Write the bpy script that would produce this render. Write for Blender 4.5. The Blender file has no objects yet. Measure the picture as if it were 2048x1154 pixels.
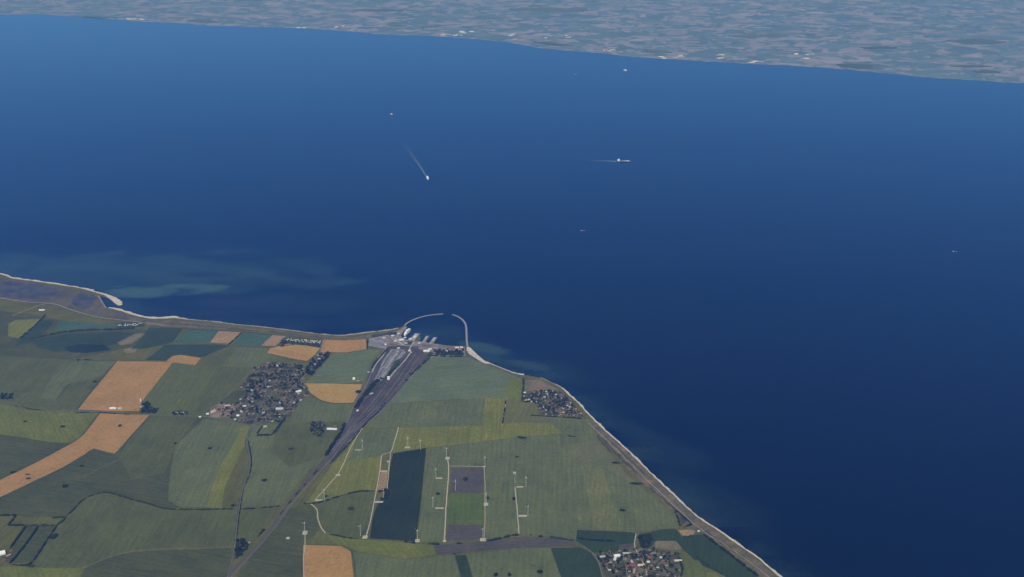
import bpy, bmesh, math, random
from mathutils import Vector, noise as mnoise
from mathutils.geometry import tessellate_polygon

R = math.radians
sc = bpy.context.scene
COL = sc.collection

# ---------------------------------------------------------------- camera, sky, sun, exposure
CAM_H = 5050.0
PITCH = 20.7                      # degrees below the horizon
FPX = 2500.0                      # focal length in photograph pixels (2048 wide)
cam_data = bpy.data.cameras.new('camera')
cam = bpy.data.objects.new('camera', cam_data)
COL.objects.link(cam)
cam.location = (0.0, 0.0, CAM_H)
cam.rotation_euler = (R(90.0 - PITCH), 0.0, 0.0)
cam_data.sensor_width = 36.0
cam_data.lens = 36.0 * FPX / 2048.0
cam_data.clip_start = 1.0
cam_data.clip_end = 500000.0
sc.camera = cam

SUN_ELEV = 48.0
SUN_AZ_X, SUN_AZ_Y = -0.24, -0.97          # horizontal direction towards the sun (behind the camera, a little left)
world = bpy.data.worlds.new('World')
sc.world = world
world.use_nodes = True
wn = world.node_tree.nodes
bg = wn['Background']
sky = wn.new('ShaderNodeTexSky')
sky.sky_type = 'NISHITA'
sky.sun_disc = False
sky.sun_elevation = R(SUN_ELEV)
sky.sun_rotation = math.atan2(SUN_AZ_X, SUN_AZ_Y)
sky.altitude = 0.0
sky.air_density = 1.0
sky.dust_density = 0.0
sky.ozone_density = 3.0
world.node_tree.links.new(sky.outputs[0], bg.inputs[0])
bg.inputs[1].default_value = 0.15

sun_data = bpy.data.lights.new('sun', 'SUN')
sun_data.energy = 3.7
sun_data.angle = R(0.53)
sun_data.color = (1.0, 0.955, 0.89)
sun = bpy.data.objects.new('sun', sun_data)
COL.objects.link(sun)
ce = math.cos(R(SUN_ELEV))
hn = math.hypot(SUN_AZ_X, SUN_AZ_Y)
to_sun = Vector((SUN_AZ_X / hn * ce, SUN_AZ_Y / hn * ce, math.sin(R(SUN_ELEV))))
sun.rotation_euler = (-to_sun).to_track_quat('-Z', 'Y').to_euler()
sun.location = to_sun * 8000.0

sc.view_settings.view_transform = 'Standard'
sc.view_settings.look = 'None'
sc.view_settings.exposure = -0.3
sc.view_settings.gamma = 1.0
sc.view_settings.use_curve_mapping = False
sc.render.engine = 'CYCLES'
sc.cycles.use_denoising = True
sc.cycles.max_bounces = 6
sc.cycles.volume_bounces = 1

HAZE_DENSITY = 2.0e-5
HAZE_COLOUR = (0.13, 0.335, 1.0)
HAZE_G = 0.3

# ---------------------------------------------------------------- place maths
sp, cp = math.sin(R(PITCH)), math.cos(R(PITCH))
GROUND = 1.0                       # height of the low island above the sea


def P(px, py, z=GROUND):
    """the spot on level ground at height z that the photograph shows at a pixel"""
    u = (px - 1024.0) / FPX
    v = (577.0 - py) / FPX
    dx, dy, dz = u, cp + v * sp, -sp + v * cp
    t = (z - CAM_H) / dz
    return Vector((dx * t, dy * t, z))


def PL(pts, z=GROUND):
    return [P(a, b, z) for a, b in pts]


def smooth(pts, step=30.0, closed=False):
    """Catmull-Rom through world points"""
    n = len(pts)
    out = []
    rng = range(n if closed else n - 1)
    for i in rng:
        p1, p2 = pts[i], pts[(i + 1) % n]
        if closed:
            p0, p3 = pts[(i - 1) % n], pts[(i + 2) % n]
        else:
            p0 = pts[i - 1] if i > 0 else p1 * 2 - p2
            p3 = pts[i + 2] if i + 2 < n else p2 * 2 - p1
        k = max(1, int((p2 - p1).length / step))
        for j in range(k):
            t = j / k
            out.append(0.5 * ((2 * p1) + (p2 - p0) * t + (2 * p0 - 5 * p1 + 4 * p2 - p3) * t * t
                              + (3 * p1 - p0 - 3 * p2 + p3) * t * t * t))
    if not closed:
        out.append(pts[-1].copy())
    return out


def dens(pts, step=40.0, closed=True):
    out = []
    n = len(pts)
    for i in range(n if closed else n - 1):
        a, b = pts[i], pts[(i + 1) % n]
        k = max(1, int((b - a).length / step))
        for j in range(k):
            out.append(a.lerp(b, j / k))
    if not closed:
        out.append(pts[-1].copy())
    return out


def jitter(pts, amp, scale=0.012, seed=0.0):
    o = []
    for p in pts:
        q = Vector((p.x * scale + seed, p.y * scale, seed * 1.7))
        o.append(Vector((p.x + amp * mnoise.noise(q), p.y + amp * mnoise.noise(q + Vector((31.4, 7.7, 3.3))), p.z)))
    return o


def inside(p, poly):
    c = False
    n = len(poly)
    j = n - 1
    for i in range(n):
        a, b = poly[i], poly[j]
        if (a.y > p.y) != (b.y > p.y) and p.x < (b.x - a.x) * (p.y - a.y) / (b.y - a.y) + a.x:
            c = not c
        j = i
    return c


# ---------------------------------------------------------------- materials
MATS = {}


def principled(name, rough=0.9, spec=0.1):
    m = bpy.data.materials.new(name)
    m.use_nodes = True
    b = m.node_tree.nodes['Principled BSDF']
    b.inputs['Roughness'].default_value = rough
    b.inputs['Specular IOR Level'].default_value = spec
    return m, m.node_tree.nodes, m.node_tree.links, b


def mixcol(nodes, links, fac, a, b, blend='MIX'):
    n = nodes.new('ShaderNodeMix')
    n.data_type = 'RGBA'
    n.blend_type = blend
    for sock, v in ((n.inputs[0], fac), (n.inputs[6], a), (n.inputs[7], b)):
        if hasattr(v, 'is_linked'):
            links.new(v, sock)
        elif isinstance(v, (int, float)):
            sock.default_value = v
        else:
            sock.default_value = (v[0], v[1], v[2], 1.0)
    return n.outputs[2]


def rampf(nodes, links, src, lo, hi):
    n = nodes.new('ShaderNodeMapRange')
    links.new(src, n.inputs[0])
    n.inputs[1].default_value = lo
    n.inputs[2].default_value = hi
    return n.outputs[0]


def plain(name, col, rough=0.8, spec=0.15, vary=0.12, scale=0.15):
    if name in MATS:
        return MATS[name]
    m, N, L, b = principled(name, rough, spec)
    g = N.new('ShaderNodeNewGeometry')
    t = N.new('ShaderNodeTexNoise')
    t.inputs['Scale'].default_value = scale
    t.inputs['Detail'].default_value = 3
    L.new(g.outputs['Position'], t.inputs['Vector'])
    c = mixcol(N, L, rampf(N, L, t.outputs[0], 0.3, 0.7),
               [x * (1 - vary) for x in col], [min(1, x * (1 + vary)) for x in col])
    L.new(c, b.inputs['Base Color'])
    MATS[name] = m
    return m


def hash_name(t):
    k = 7
    for c in t:
        k = (k * 31 + ord(c)) % 100003
    return k


def field_mat(name, col, col2=None, ang=0.0, stripe=26.0, sdepth=0.16, vary=0.22, patch=0.0030, tram=0.13):
    """crop: broad soil patches, tramlines along the drilling direction, fine mottling"""
    if name in MATS:
        return MATS[name]
    col2 = col2 or [x * (1 - vary) for x in col]
    m, N, L, b = principled(name, 1.0, 0.0)
    g = N.new('ShaderNodeNewGeometry')
    mp = N.new('ShaderNodeMapping')
    mp.inputs['Rotation'].default_value = (0, 0, ang)
    L.new(g.outputs['Position'], mp.inputs['Vector'])
    n1 = N.new('ShaderNodeTexNoise')
    n1.inputs['Scale'].default_value = patch
    n1.inputs['Detail'].default_value = 5
    n1.inputs['Roughness'].default_value = 0.62
    L.new(g.outputs['Position'], n1.inputs['Vector'])
    base = mixcol(N, L, rampf(N, L, n1.outputs[0], 0.36, 0.66), col2, col)
    # streaks stretched along the rows
    sx = N.new('ShaderNodeMapping')
    sx.inputs['Scale'].default_value = (1.0, 0.06, 1.0)
    L.new(mp.outputs[0], sx.inputs['Vector'])
    n2 = N.new('ShaderNodeTexNoise')
    n2.inputs['Scale'].default_value = 1.0 / stripe
    n2.inputs['Detail'].default_value = 4
    n2.inputs['Roughness'].default_value = 0.7
    L.new(sx.outputs[0], n2.inputs['Vector'])
    s = rampf(N, L, n2.outputs[0], 0.33, 0.67)
    base = mixcol(N, L, s, mixcol(N, L, 1.0, base, (1 - sdepth,) * 3, 'MULTIPLY'),
                  mixcol(N, L, 1.0, base, (1 + sdepth,) * 3, 'MULTIPLY'))
    # tramlines
    w = N.new('ShaderNodeTexWave')
    w.wave_type = 'BANDS'
    w.bands_direction = 'X'
    w.inputs['Scale'].default_value = 0.314 / (31.0 + 17.0 * ((hash_name(name) % 97) / 97.0))
    w.inputs['Distortion'].default_value = 0.6
    w.inputs['Detail'].default_value = 1.0
    w.inputs['Detail Scale'].default_value = 0.02
    L.new(mp.outputs[0], w.inputs['Vector'])
    base = mixcol(N, L, rampf(N, L, w.outputs[1], 0.88, 1.0), base,
                  mixcol(N, L, 1.0, base, (1 - tram, 1 - tram * 1.1, 1 - tram * 1.1), 'MULTIPLY'))
    # damp hollows and thin spots
    n4 = N.new('ShaderNodeTexNoise')
    n4.inputs['Scale'].default_value = 0.0085
    n4.inputs['Detail'].default_value = 6
    n4.inputs['Roughness'].default_value = 0.6
    n4.inputs['Distortion'].default_value = 0.8
    L.new(g.outputs['Position'], n4.inputs['Vector'])
    base = mixcol(N, L, rampf(N, L, n4.outputs[0], 0.56, 0.72), base, mixcol(N, L, 1.0, base, (0.78, 0.84, 0.86), 'MULTIPLY'))
    base = mixcol(N, L, rampf(N, L, n4.outputs[0], 0.42, 0.28), base, mixcol(N, L, 1.0, base, (1.26, 1.16, 1.08), 'MULTIPLY'))
    # fine mottling
    n3 = N.new('ShaderNodeTexNoise')
    n3.inputs['Scale'].default_value = 0.035
    n3.inputs['Detail'].default_value = 3
    L.new(g.outputs['Position'], n3.inputs['Vector'])
    base = mixcol(N, L, rampf(N, L, n3.outputs[0], 0.3, 0.7), mixcol(N, L, 1.0, base, (0.86, 0.87, 0.88), 'MULTIPLY'),
                  mixcol(N, L, 1.0, base, (1.14, 1.12, 1.08), 'MULTIPLY'))
    L.new(base, b.inputs['Base Color'])
    MATS[name] = m
    return m


# ---------------------------------------------------------------- mesh helpers
def tag(o, label=None, cat=None, group=None, kind=None):
    if label:
        o['label'] = label
    if cat:
        o['category'] = cat
    if group:
        o['group'] = group
    if kind:
        o['kind'] = kind
    return o


def link(name, me, mats=(), parent=None, loc=None, rz=None):
    o = bpy.data.objects.new(name, me)
    COL.objects.link(o)
    if me is not None:
        for m in mats:
            if m.name not in me.materials:
                me.materials.append(m)
    if parent is not None:
        o.parent = parent
    if loc is not None:
        o.location = loc
    if rz is not None:
        o.rotation_euler = (0, 0, rz)
    return o


def mesh(name, verts, faces, mat_idx=None, shade=False):
    me = bpy.data.meshes.new(name)
    me.from_pydata([tuple(v) for v in verts], [], faces)
    if mat_idx:
        for p, i in zip(me.polygons, mat_idx):
            p.material_index = i
    if shade:
        for p in me.polygons:
            p.use_smooth = True
    me.update()
    return me


_z = [1.15]


def sheet(name, pts, mat, z=None, kind='structure', skirt=0.0):
    """one level sheet with the outline pts (world points)"""
    if z is None:
        _z[0] += 0.011
        z = _z[0]
    v = [Vector((p.x, p.y, z)) for p in pts]
    tris = tessellate_polygon([v])
    faces = []
    for a, b, c in tris:
        nz = (v[b] - v[a]).cross(v[c] - v[a]).z
        faces.append((a, b, c) if nz > 0 else (a, c, b))
    if skirt:
        n = len(v)
        v += [Vector((p.x, p.y, z - skirt)) for p in v]
        area = sum(v[i].x * v[(i + 1) % n].y - v[(i + 1) % n].x * v[i].y for i in range(n))
        for i in range(n):
            j = (i + 1) % n
            faces.append((j, i, n + i, n + j) if area < 0 else (i, j, n + j, n + i)[::-1])
    o = link(name, mesh(name, v, faces), [mat])
    return tag(o, kind=kind)


def field(pts, mat, amp=3.0, z=None, name='field'):
    w = jitter(dens(PL(pts), 60.0), amp, 0.01, random.random() * 50)
    return sheet(name, w, mat, z)


def ribbon_mesh(name, pts, width, z0, z1=None, side=0.0, ragged=0.0):
    """strip along world points; width a number or list (metres); side -1/0/1 puts it left/centre/right"""
    n = len(pts)
    z1 = z0 if z1 is None else z1
    v, f = [], []
    for i, p in enumerate(pts):
        d = pts[min(i + 1, n - 1)] - pts[max(i - 1, 0)]
        d.z = 0
        if d.length < 1e-6:
            d = Vector((1, 0, 0))
        d.normalize()
        nr = Vector((d.y, -d.x, 0))
        w = width if isinstance(width, (int, float)) else width[min(int(i * len(width) / n), len(width) - 1)]
        if not isinstance(width, (int, float)):
            t = i / max(1, n - 1) * (len(width) - 1)
            k = min(int(t), len(width) - 2)
            w = width[k] + (width[k + 1] - width[k]) * (t - k)
        if ragged:
            q = Vector((p.x * 0.011, p.y * 0.011, 4.2))
            w *= max(0.25, 1.0 + ragged * (1.3 * mnoise.noise(q) + 0.8 * mnoise.noise(q * 3.1)))
        a = p + nr * (w * (side - 1) / 2.0)
        b = p + nr * (w * (side + 1) / 2.0)
        v.append((a.x, a.y, z0))
        v.append((b.x, b.y, z1))
    for i in range(n - 1):
        f.append((2 * i, 2 * i + 1, 2 * i + 3, 2 * i + 2))
    return mesh(name, v, f)


_rz = [3.0]


def road(name, pts, width, mat, z=None, step=30.0, kind='structure', wob=0.0):
    if z is None:
        _rz[0] += 0.02
        z = _rz[0]
    w = smooth(PL(pts), step)
    if wob:
        w = jitter(w, wob, 0.02, random.random() * 40)
    o = link(name, ribbon_mesh(name, w, width, z), [mat])
    return tag(o, kind=kind)


def box(v, f, mi, x0, x1, y0, y1, z0, z1, m=0, taper=0.0):
    k = len(v)
    t = taper
    v += [(x0, y0, z0), (x1, y0, z0), (x1, y1, z0), (x0, y1, z0),
          (x0 + t, y0 + t, z1), (x1 - t, y0 + t, z1), (x1 - t, y1 - t, z1), (x0 + t, y1 - t, z1)]
    f += [(k, k + 3, k + 2, k + 1), (k + 4, k + 5, k + 6, k + 7), (k, k + 1, k + 5, k + 4), (k + 1, k + 2, k + 6, k + 5),
          (k + 2, k + 3, k + 7, k + 6), (k + 3, k, k + 4, k + 7)]
    mi += [m] * 6


def cyl(v, f, mi, x, y, z0, z1, r0, r1, n=12, m=0):
    k = len(v)
    for i in range(n):
        a = 2 * math.pi * i / n
        v.append((x + r0 * math.cos(a), y + r0 * math.sin(a), z0))
        v.append((x + r1 * math.cos(a), y + r1 * math.sin(a), z1))
    for i in range(n):
        j = (i + 1) % n
        f.append((k + 2 * i, k + 2 * j, k + 2 * j + 1, k + 2 * i + 1))
        mi.append(m)
    f.append(tuple(k + 2 * i + 1 for i in range(n)))
    mi.append(m)
    f.append(tuple(k + 2 * i for i in reversed(range(n))))
    mi.append(m)


def gable(v, f, mi, L, W, h, rh, m_wall=0, m_roof=1, eave=0.5):
    """house body with a pitched roof, ridge along x"""
    k = len(v)
    x, y = L / 2, W / 2
    v += [(-x, -y, 0), (x, -y, 0), (x, y, 0), (-x, y, 0), (-x, -y, h), (x, -y, h), (x, y, h), (-x, y, h),
          (-x, 0, h + rh), (x, 0, h + rh)]
    f += [(k, k + 1, k + 5, k + 4), (k + 2, k + 3, k + 7, k + 6), (k + 1, k + 2, k + 6, k + 9, k + 5), (k + 3, k, k + 4, k + 8, k + 7)]
    mi += [m_wall] * 4
    k = len(v)
    e, s = eave, eave * rh / y
    t = 0.25
    X = x + e
    v += [(-X, -y - e, h - s + t), (X, -y - e, h - s + t), (X, 0, h + rh + t), (-X, 0, h + rh + t), (X, y + e, h - s + t), (-X, y + e, h - s + t),
          (-X, -y - e, h - s + .02), (X, -y - e, h - s + .02), (X, y + e, h - s + .02), (-X, y + e, h - s + .02)]
    f += [(k, k + 1, k + 2, k + 3), (k + 3, k + 2, k + 4, k + 5), (k + 6, k + 7, k + 1, k), (k + 8, k + 9, k + 5, k + 4),
          (k + 7, k + 8, k + 4, k + 2, k + 1), (k + 9, k + 6, k, k + 3, k + 5), (k + 9, k + 8, k + 7, k + 6)]
    mi += [m_roof] * 7

random.seed(7)

# ================================================================ THE SETTING
# ---------------------------------------------------------------- coastlines (traced, then laid out on the ground)
WEST_COAST = [(-420, 500), (-200, 522), (-80, 538), (0, 548), (25, 556), (62, 561), (112, 568), (155, 575), (187, 581), (212, 587), (235, 596), (245, 604),
              (244, 611), (237, 612), (229, 607), (219, 598), (199, 591)]
WEST_COAST2 = [(206, 604), (213, 614), (226, 617), (245, 622), (270, 630), (300, 636), (332, 636), (350, 635), (375, 639),
               (425, 643), (462, 648), (512, 653), (550, 657), (612, 665), (650, 669.5), (687, 671), (737, 665), (787, 659), (806, 652)]
QUAY = [(811, 650), (815, 654), (802, 671), (807, 678), (816, 679), (831, 666), (838, 670), (841, 676), (840, 682), (846, 683),
        (853, 671), (860, 671), (851, 686), (857, 687), (867, 675), (874, 676), (868, 687), (877, 688), (896, 691), (930, 692)]
EAST_COAST = [(936, 692), (950, 706), (967, 721), (1000, 735), (1032, 747), (1062, 752), (1085, 757), (1100, 764), (1123, 776), (1138, 790),
              (1155, 804), (1170, 821), (1184, 836), (1209, 860), (1252, 898), (1281, 926), (1306, 951), (1341, 984), (1369, 1011), (1401, 1038),
              (1447, 1068), (1494, 1101), (1522, 1121), (1558, 1152), (1640, 1215), (1800, 1330)]
wc = smooth(PL(WEST_COAST), 25)
wc2 = smooth(PL(WEST_COAST2), 25)
ec = smooth(PL(EAST_COAST), 25)
wc = jitter(wc, 7.0, 0.02, 3.0)
wc2 = jitter(wc2, 7.0, 0.02, 5.0)
ec = jitter(ec, 6.0, 0.02, 9.0)
quay = PL(QUAY)
coast_all = wc + wc2 + quay + ec
land_out = coast_all + [Vector((9000, 3000, 1)), Vector((9000, -60000, 1)), Vector((-60000, -60000, 1)), Vector((-60000, 12500, 1)),
                        Vector((-16000, 13600, 1))]

FAR_COAST = [(-900, -25), (-400, 4), (-150, 18), (0, 28), (85, 28), (126, 31), (185, 34), (273, 42), (362, 46), (427, 51), (581, 55), (700, 62), (768, 68), (891, 73),
             (1007, 83), (1093, 97), (1195, 105), (1264, 113), (1349, 118), (1495, 127), (1587, 131), (1672, 137), (1741, 143), (1860, 154),
             (2048, 166), (2300, 186), (2700, 214)]
fc = jitter(smooth(PL(FAR_COAST), 120), 45.0, 0.003, 2.0)
far_out = [Vector((-119000, 62000, 1))] + fc + [Vector((119000, 9000, 1)), Vector((119000, 139000, 1)), Vector((-119000, 139000, 1))]

# ---------------------------------------------------------------- sea: one sheet, finer where the sea bed shows through
def axis(lo, hi, a, b, fine):
    out = [lo]
    x = lo
    while x < hi:
        if a - 1e-6 <= x < b:
            s = fine
        else:
            d = (a - x) if x < a else (x - b)
            s = max(fine * 2, min(8000.0, d * 0.35))
            if x < a and x + s > a:
                s = a - x if a - x > 1 else fine
        x += s
        out.append(min(x, hi))
    return out


def seg_dist(p, line):
    best = 1e18
    for q in line:
        d = (q.x - p.x) ** 2 + (q.y - p.y) ** 2
        if d < best:
            best = d
    return math.sqrt(best)


XS = axis(-120000, 120000, -7400, 3000, 55.0)
YS = axis(-60000, 140000, 7600, 16600, 55.0)
# shoals: (px, py, half width m, half depth m, tilt, strength)
SHOAL = [(P(335, 582, 0), 540, 170, 0.08, 0.60), (P(405, 576, 0), 330, 90, 0.25, 0.55), (P(270, 575, 0), 420, 110, 0.0, 0.25),
         (P(250, 540, 0), 2300, 620, -0.05, 0.22), (P(430, 550, 0), 950, 520, -0.35, 0.16), (P(540, 605, 0), 900, 320, -0.15, 0.07),
         (P(100, 535, 0), 1100, 170, -0.1, 0.30), 
         (P(985, 700, 0), 330, 110, -0.55, 0.36), (P(1050, 728, 0), 300, 80, -0.50, 0.30),
         (P(1270, 880, 0), 700, 240, -0.75, 0.07), (P(1120, 740, 0), 500, 170, -0.45, 0.06), (P(880, 665, 0), 330, 190, 0, 0.10),
         (P(1420, 1000, 0), 600, 200, -0.75, 0.06)]
WEED = [(P(292, 618, 0), 260, 85, -0.25, 0.85), (P(430, 604, 0), 520, 120, 0.05, 0.85), (P(345, 610, 0), 280, 60, 0.3, 0.4),
        (P(390, 626, 0), 480, 60, -0.1, 0.65), (P(180, 572, 0), 420, 40, -0.2, 0.5), (P(560, 640, 0), 700, 70, -0.1, 0.30),
        (P(60, 554, 0), 420, 35, -0.2, 0.5)]


def blobs(p, lst, wob):
    s = 0.0
    for c, a, b, t, k in lst:
        dx, dy = p.x - c.x, p.y - c.y
        ca, sa = math.cos(t), math.sin(t)
        u, v = (dx * ca + dy * sa) / a, (-dx * sa + dy * ca) / b
        d = u * u + v * v + wob * 0.85
        if d < 1.9:
            e = max(0.0, min(1.0, 1.12 - max(d, 0.0) * 0.62))
            s = max(s, k * e * e * (3 - 2 * e)) if s < 0.9 else s
            s = min(1.0, s + 0.25 * k * e)
    return s


near_line = [p for i, p in enumerate(coast_all) if i % 2 == 0 and p.y < 17000 and abs(p.x) < 7000]
sv, sf, sh, wd = [], [], [], []
nx, ny = len(XS), len(YS)
for y in YS:
    for x in XS:
        sv.append((x, y, 0.0))
        a = b = 0.0
        if -7400 <= x <= 3000 and 7600 <= y <= 16600:
            p = Vector((x, y, 0))
            q = Vector((x * 0.0016, y * 0.0030, 0.3))
            w = 1.5 * mnoise.fractal(q, 0.9, 2.1, 5)
            a = blobs(p, SHOAL, w)
            b = blobs(p, WEED, w * 1.2)
            d = seg_dist(p, near_line)
            if d < 420:
                a = min(1.0, a + 0.30 * (1 - d / 420.0) ** 2 * (0.7 + w))
                b = min(1.0, b + 0.55 * max(0.0, 1 - d / 130.0) * max(0.0, 0.55 + 1.4 * w))
            edge = min(1.0, (x + 7400) / 1300.0)
            a = max(0.0, a) * edge
            b = max(0.0, b) * edge
        sh.append(a)
        wd.append(b)
for j in range(ny - 1):
    for i in range(nx - 1):
        k = j * nx + i
        sf.append((k, k + 1, k + nx + 1, k + nx))
sea_me = mesh('sea', sv, sf)
for nm, data in (('shoal', sh), ('weed', wd)):
    at = sea_me.attributes.new(nm, 'FLOAT', 'POINT')
    at.data.foreach_set('value', data)
m, N, L, b = principled('sea_water', 0.32, 0.5)
b.inputs['IOR'].default_value = 1.333
geo = N.new('ShaderNodeNewGeometry')
a1 = N.new('ShaderNodeAttribute'); a1.attribute_name = 'shoal'
a2 = N.new('ShaderNodeAttribute'); a2.attribute_name = 'weed'
big = N.new('ShaderNodeTexNoise')
big.inputs['Scale'].default_value = 0.00035
big.inputs['Detail'].default_value = 4
L.new(geo.outputs['Position'], big.inputs['Vector'])
deep = mixcol(N, L, rampf(N, L, big.outputs[0], 0.3, 0.7), (0.0003, 0.0022, 0.0070), (0.0004, 0.0029, 0.0088))
fine = N.new('ShaderNodeTexNoise')
fine.inputs['Scale'].default_value = 0.010
fine.inputs['Detail'].default_value = 5
L.new(geo.outputs['Position'], fine.inputs['Vector'])
mul = N.new('ShaderNodeMath'); mul.operation = 'MULTIPLY'
L.new(a1.outputs['Fac'], mul.inputs[0])
L.new(rampf(N, L, fine.outputs[0], -0.6, 1.1), mul.inputs[1])
c1 = mixcol(N, L, mul.outputs[0], deep, (0.095, 0.175, 0.105))
mul2 = N.new('ShaderNodeMath'); mul2.operation = 'MULTIPLY'
L.new(a2.outputs['Fac'], mul2.inputs[0])
L.new(rampf(N, L, fine.outputs[0], 0.0, 0.75), mul2.inputs[1])
c2 = mixcol(N, L, mul2.outputs[0], c1, (0.016, 0.017, 0.034))
L.new(c2, b.inputs['Base Color'])
# wind-roughened surface: broad lanes of slightly different gloss
lanes = N.new('ShaderNodeMapping')
lanes.inputs['Rotation'].default_value = (0, 0, 0.35)
lanes.inputs['Scale'].default_value = (0.25, 1.0, 1.0)
L.new(geo.outputs['Position'], lanes.inputs['Vector'])
ln = N.new('ShaderNodeTexNoise')
ln.inputs['Scale'].default_value = 0.0011
ln.inputs['Detail'].default_value = 8
ln.inputs['Roughness'].default_value = 0.62
ln.inputs['Distortion'].default_value = 0.7
L.new(lanes.outputs[0], ln.inputs['Vector'])
mr = N.new('ShaderNodeMapRange')
L.new(ln.outputs[0], mr.inputs[0])
mr.inputs[1].default_value = 0.3; mr.inputs[2].default_value = 0.7
mr.inputs[3].default_value = 0.12; mr.inputs[4].default_value = 0.26
# body colour, then gloss tinted blue to paint a deeper sky reflection; Fresnel boosted
gl = N.new('ShaderNodeBsdfGlossy')
L.new(mixcol(N, L, rampf(N, L, ln.outputs[0], 0.3, 0.7), (0.20, 0.445, 0.92), (0.25, 0.52, 1.0)), gl.inputs['Color'])
L.new(mr.outputs[0], gl.inputs['Roughness'])
b.inputs['Specular IOR Level'].default_value = 0.0
b.inputs['Roughness'].default_value = 1.0
fr = N.new('ShaderNodeFresnel')
fr.inputs['IOR'].default_value = 1.34
fp = N.new('ShaderNodeMath'); fp.operation = 'POWER'
L.new(fr.outputs[0], fp.inputs[0])
fp.inputs[1].default_value = 1.25
fm = N.new('ShaderNodeMath'); fm.operation = 'MULTIPLY'
L.new(fp.outputs[0], fm.inputs[0])
fm.inputs[1].default_value = 1.75
fm.use_clamp = True
mxs = N.new('ShaderNodeMixShader')
L.new(fm.outputs[0], mxs.inputs[0])
L.new(b.outputs[0], mxs.inputs[1])
L.new(gl.outputs[0], mxs.inputs[2])
mo = [n_ for n_ in N if n_.type == 'OUTPUT_MATERIAL'][0]
L.new(mxs.outputs[0], mo.inputs['Surface'])
tag(link('sea', sea_me, [m]), kind='structure')

# ---------------------------------------------------------------- far shore
m, N, L, b = principled('far_farmland_hazed', 1.0, 0.0)  # field and wood tones paled and blued: distance haze painted in
geo = N.new('ShaderNodeNewGeometry')
mp = N.new('ShaderNodeMapping')
mp.inputs['Rotation'].default_value = (0, 0, 0.42)
mp.inputs['Scale'].default_value = (0.8, 1.0, 1.0)
L.new(geo.outputs['Position'], mp.inputs['Vector'])
wn_ = N.new('ShaderNodeTexNoise')
wn_.inputs['Scale'].default_value = 0.0006
L.new(geo.outputs['Position'], wn_.inputs['Vector'])
vm = N.new('ShaderNodeVectorMath'); vm.operation = 'MULTIPLY_ADD'
L.new(wn_.outputs['Color'], vm.inputs[0])
vm.inputs[1].default_value = (420, 420, 0)
L.new(mp.outputs[0], vm.inputs[2])
vo = N.new('ShaderNodeTexVoronoi')
vo.distance = 'CHEBYCHEV'
vo.inputs['Scale'].default_value = 1 / 340.0
L.new(vm.outputs[0], vo.inputs['Vector'])
sep = N.new('ShaderNodeSeparateColor')
L.new(vo.outputs['Color'], sep.inputs[0])
cr = N.new('ShaderNodeValToRGB')
cr.color_ramp.interpolation = 'CONSTANT'
els = cr.color_ramp.elements
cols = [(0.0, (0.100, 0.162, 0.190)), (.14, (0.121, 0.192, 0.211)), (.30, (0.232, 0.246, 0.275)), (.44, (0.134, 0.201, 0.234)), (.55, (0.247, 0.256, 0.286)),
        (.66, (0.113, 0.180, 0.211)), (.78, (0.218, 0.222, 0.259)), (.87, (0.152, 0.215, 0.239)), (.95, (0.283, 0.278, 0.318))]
els[0].position = 0; els[0].color = cols[0][1] + (1,)
els[1].position = cols[1][0]; els[1].color = cols[1][1] + (1,)
for p_, c_ in cols[2:]:
    e = els.new(p_); e.color = c_ + (1,)
vo2 = N.new('ShaderNodeTexVoronoi')          # smaller plots inside the big blocks
vo2.distance = 'CHEBYCHEV'
vo2.inputs['Scale'].default_value = 1 / 165.0
L.new(vm.outputs[0], vo2.inputs['Vector'])
sep2 = N.new('ShaderNodeSeparateColor')
L.new(vo2.outputs['Color'], sep2.inputs[0])
gt = N.new('ShaderNodeMath'); gt.operation = 'GREATER_THAN'
L.new(sep.outputs[1], gt.inputs[0])
gt.inputs[1].default_value = 0.55
pick = N.new('ShaderNodeMix')
L.new(gt.outputs[0], pick.inputs[0])
L.new(sep.outputs[0], pick.inputs[2])
L.new(sep2.outputs[0], pick.inputs[3])
L.new(pick.outputs[0], cr.inputs[0])
# woods, hedged lanes and hamlets that are too far off to pick apart
nz = N.new('ShaderNodeTexNoise')
nz.inputs['Scale'].default_value = 0.00075
nz.inputs['Detail'].default_value = 7
nz.inputs['Roughness'].default_value = 0.66
L.new(geo.outputs['Position'], nz.inputs['Vector'])
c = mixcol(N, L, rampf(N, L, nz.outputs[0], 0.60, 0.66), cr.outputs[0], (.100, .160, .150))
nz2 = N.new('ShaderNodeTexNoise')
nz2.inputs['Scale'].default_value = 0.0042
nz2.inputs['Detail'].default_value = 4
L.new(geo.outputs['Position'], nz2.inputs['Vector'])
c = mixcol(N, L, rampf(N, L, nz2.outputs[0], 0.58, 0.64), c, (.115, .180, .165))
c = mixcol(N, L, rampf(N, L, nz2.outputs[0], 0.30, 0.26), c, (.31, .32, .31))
L.new(c, b.inputs['Base Color'])
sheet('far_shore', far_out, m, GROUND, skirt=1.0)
sand = plain('sand', (0.54, 0.475, 0.385), 1.0, 0.0, 0.18, 0.02)
o = link('far_beach', ribbon_mesh('far_beach', [p for p in fc if -14000 < p.x < 17000], 34, 2.2, side=1.0, ragged=0.9), [plain('far_shingle', (0.34, 0.32, 0.29), 1.0, 0.0, 0.3, 0.004)])
tag(o, kind='structure')

# ---------------------------------------------------------------- near island
G_A = field_mat('pasture', (0.1317, 0.1258, 0.0322), (0.1000, 0.0988, 0.0257), 0.2)
ground = sheet('ground', land_out, G_A, GROUND, skirt=1.6)

# crops
def along(a, b):
    """rotation that lays crop rows along the line between two traced spots"""
    d = P(*b) - P(*a)
    return math.pi / 2 - math.atan2(d.y, d.x)


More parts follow.
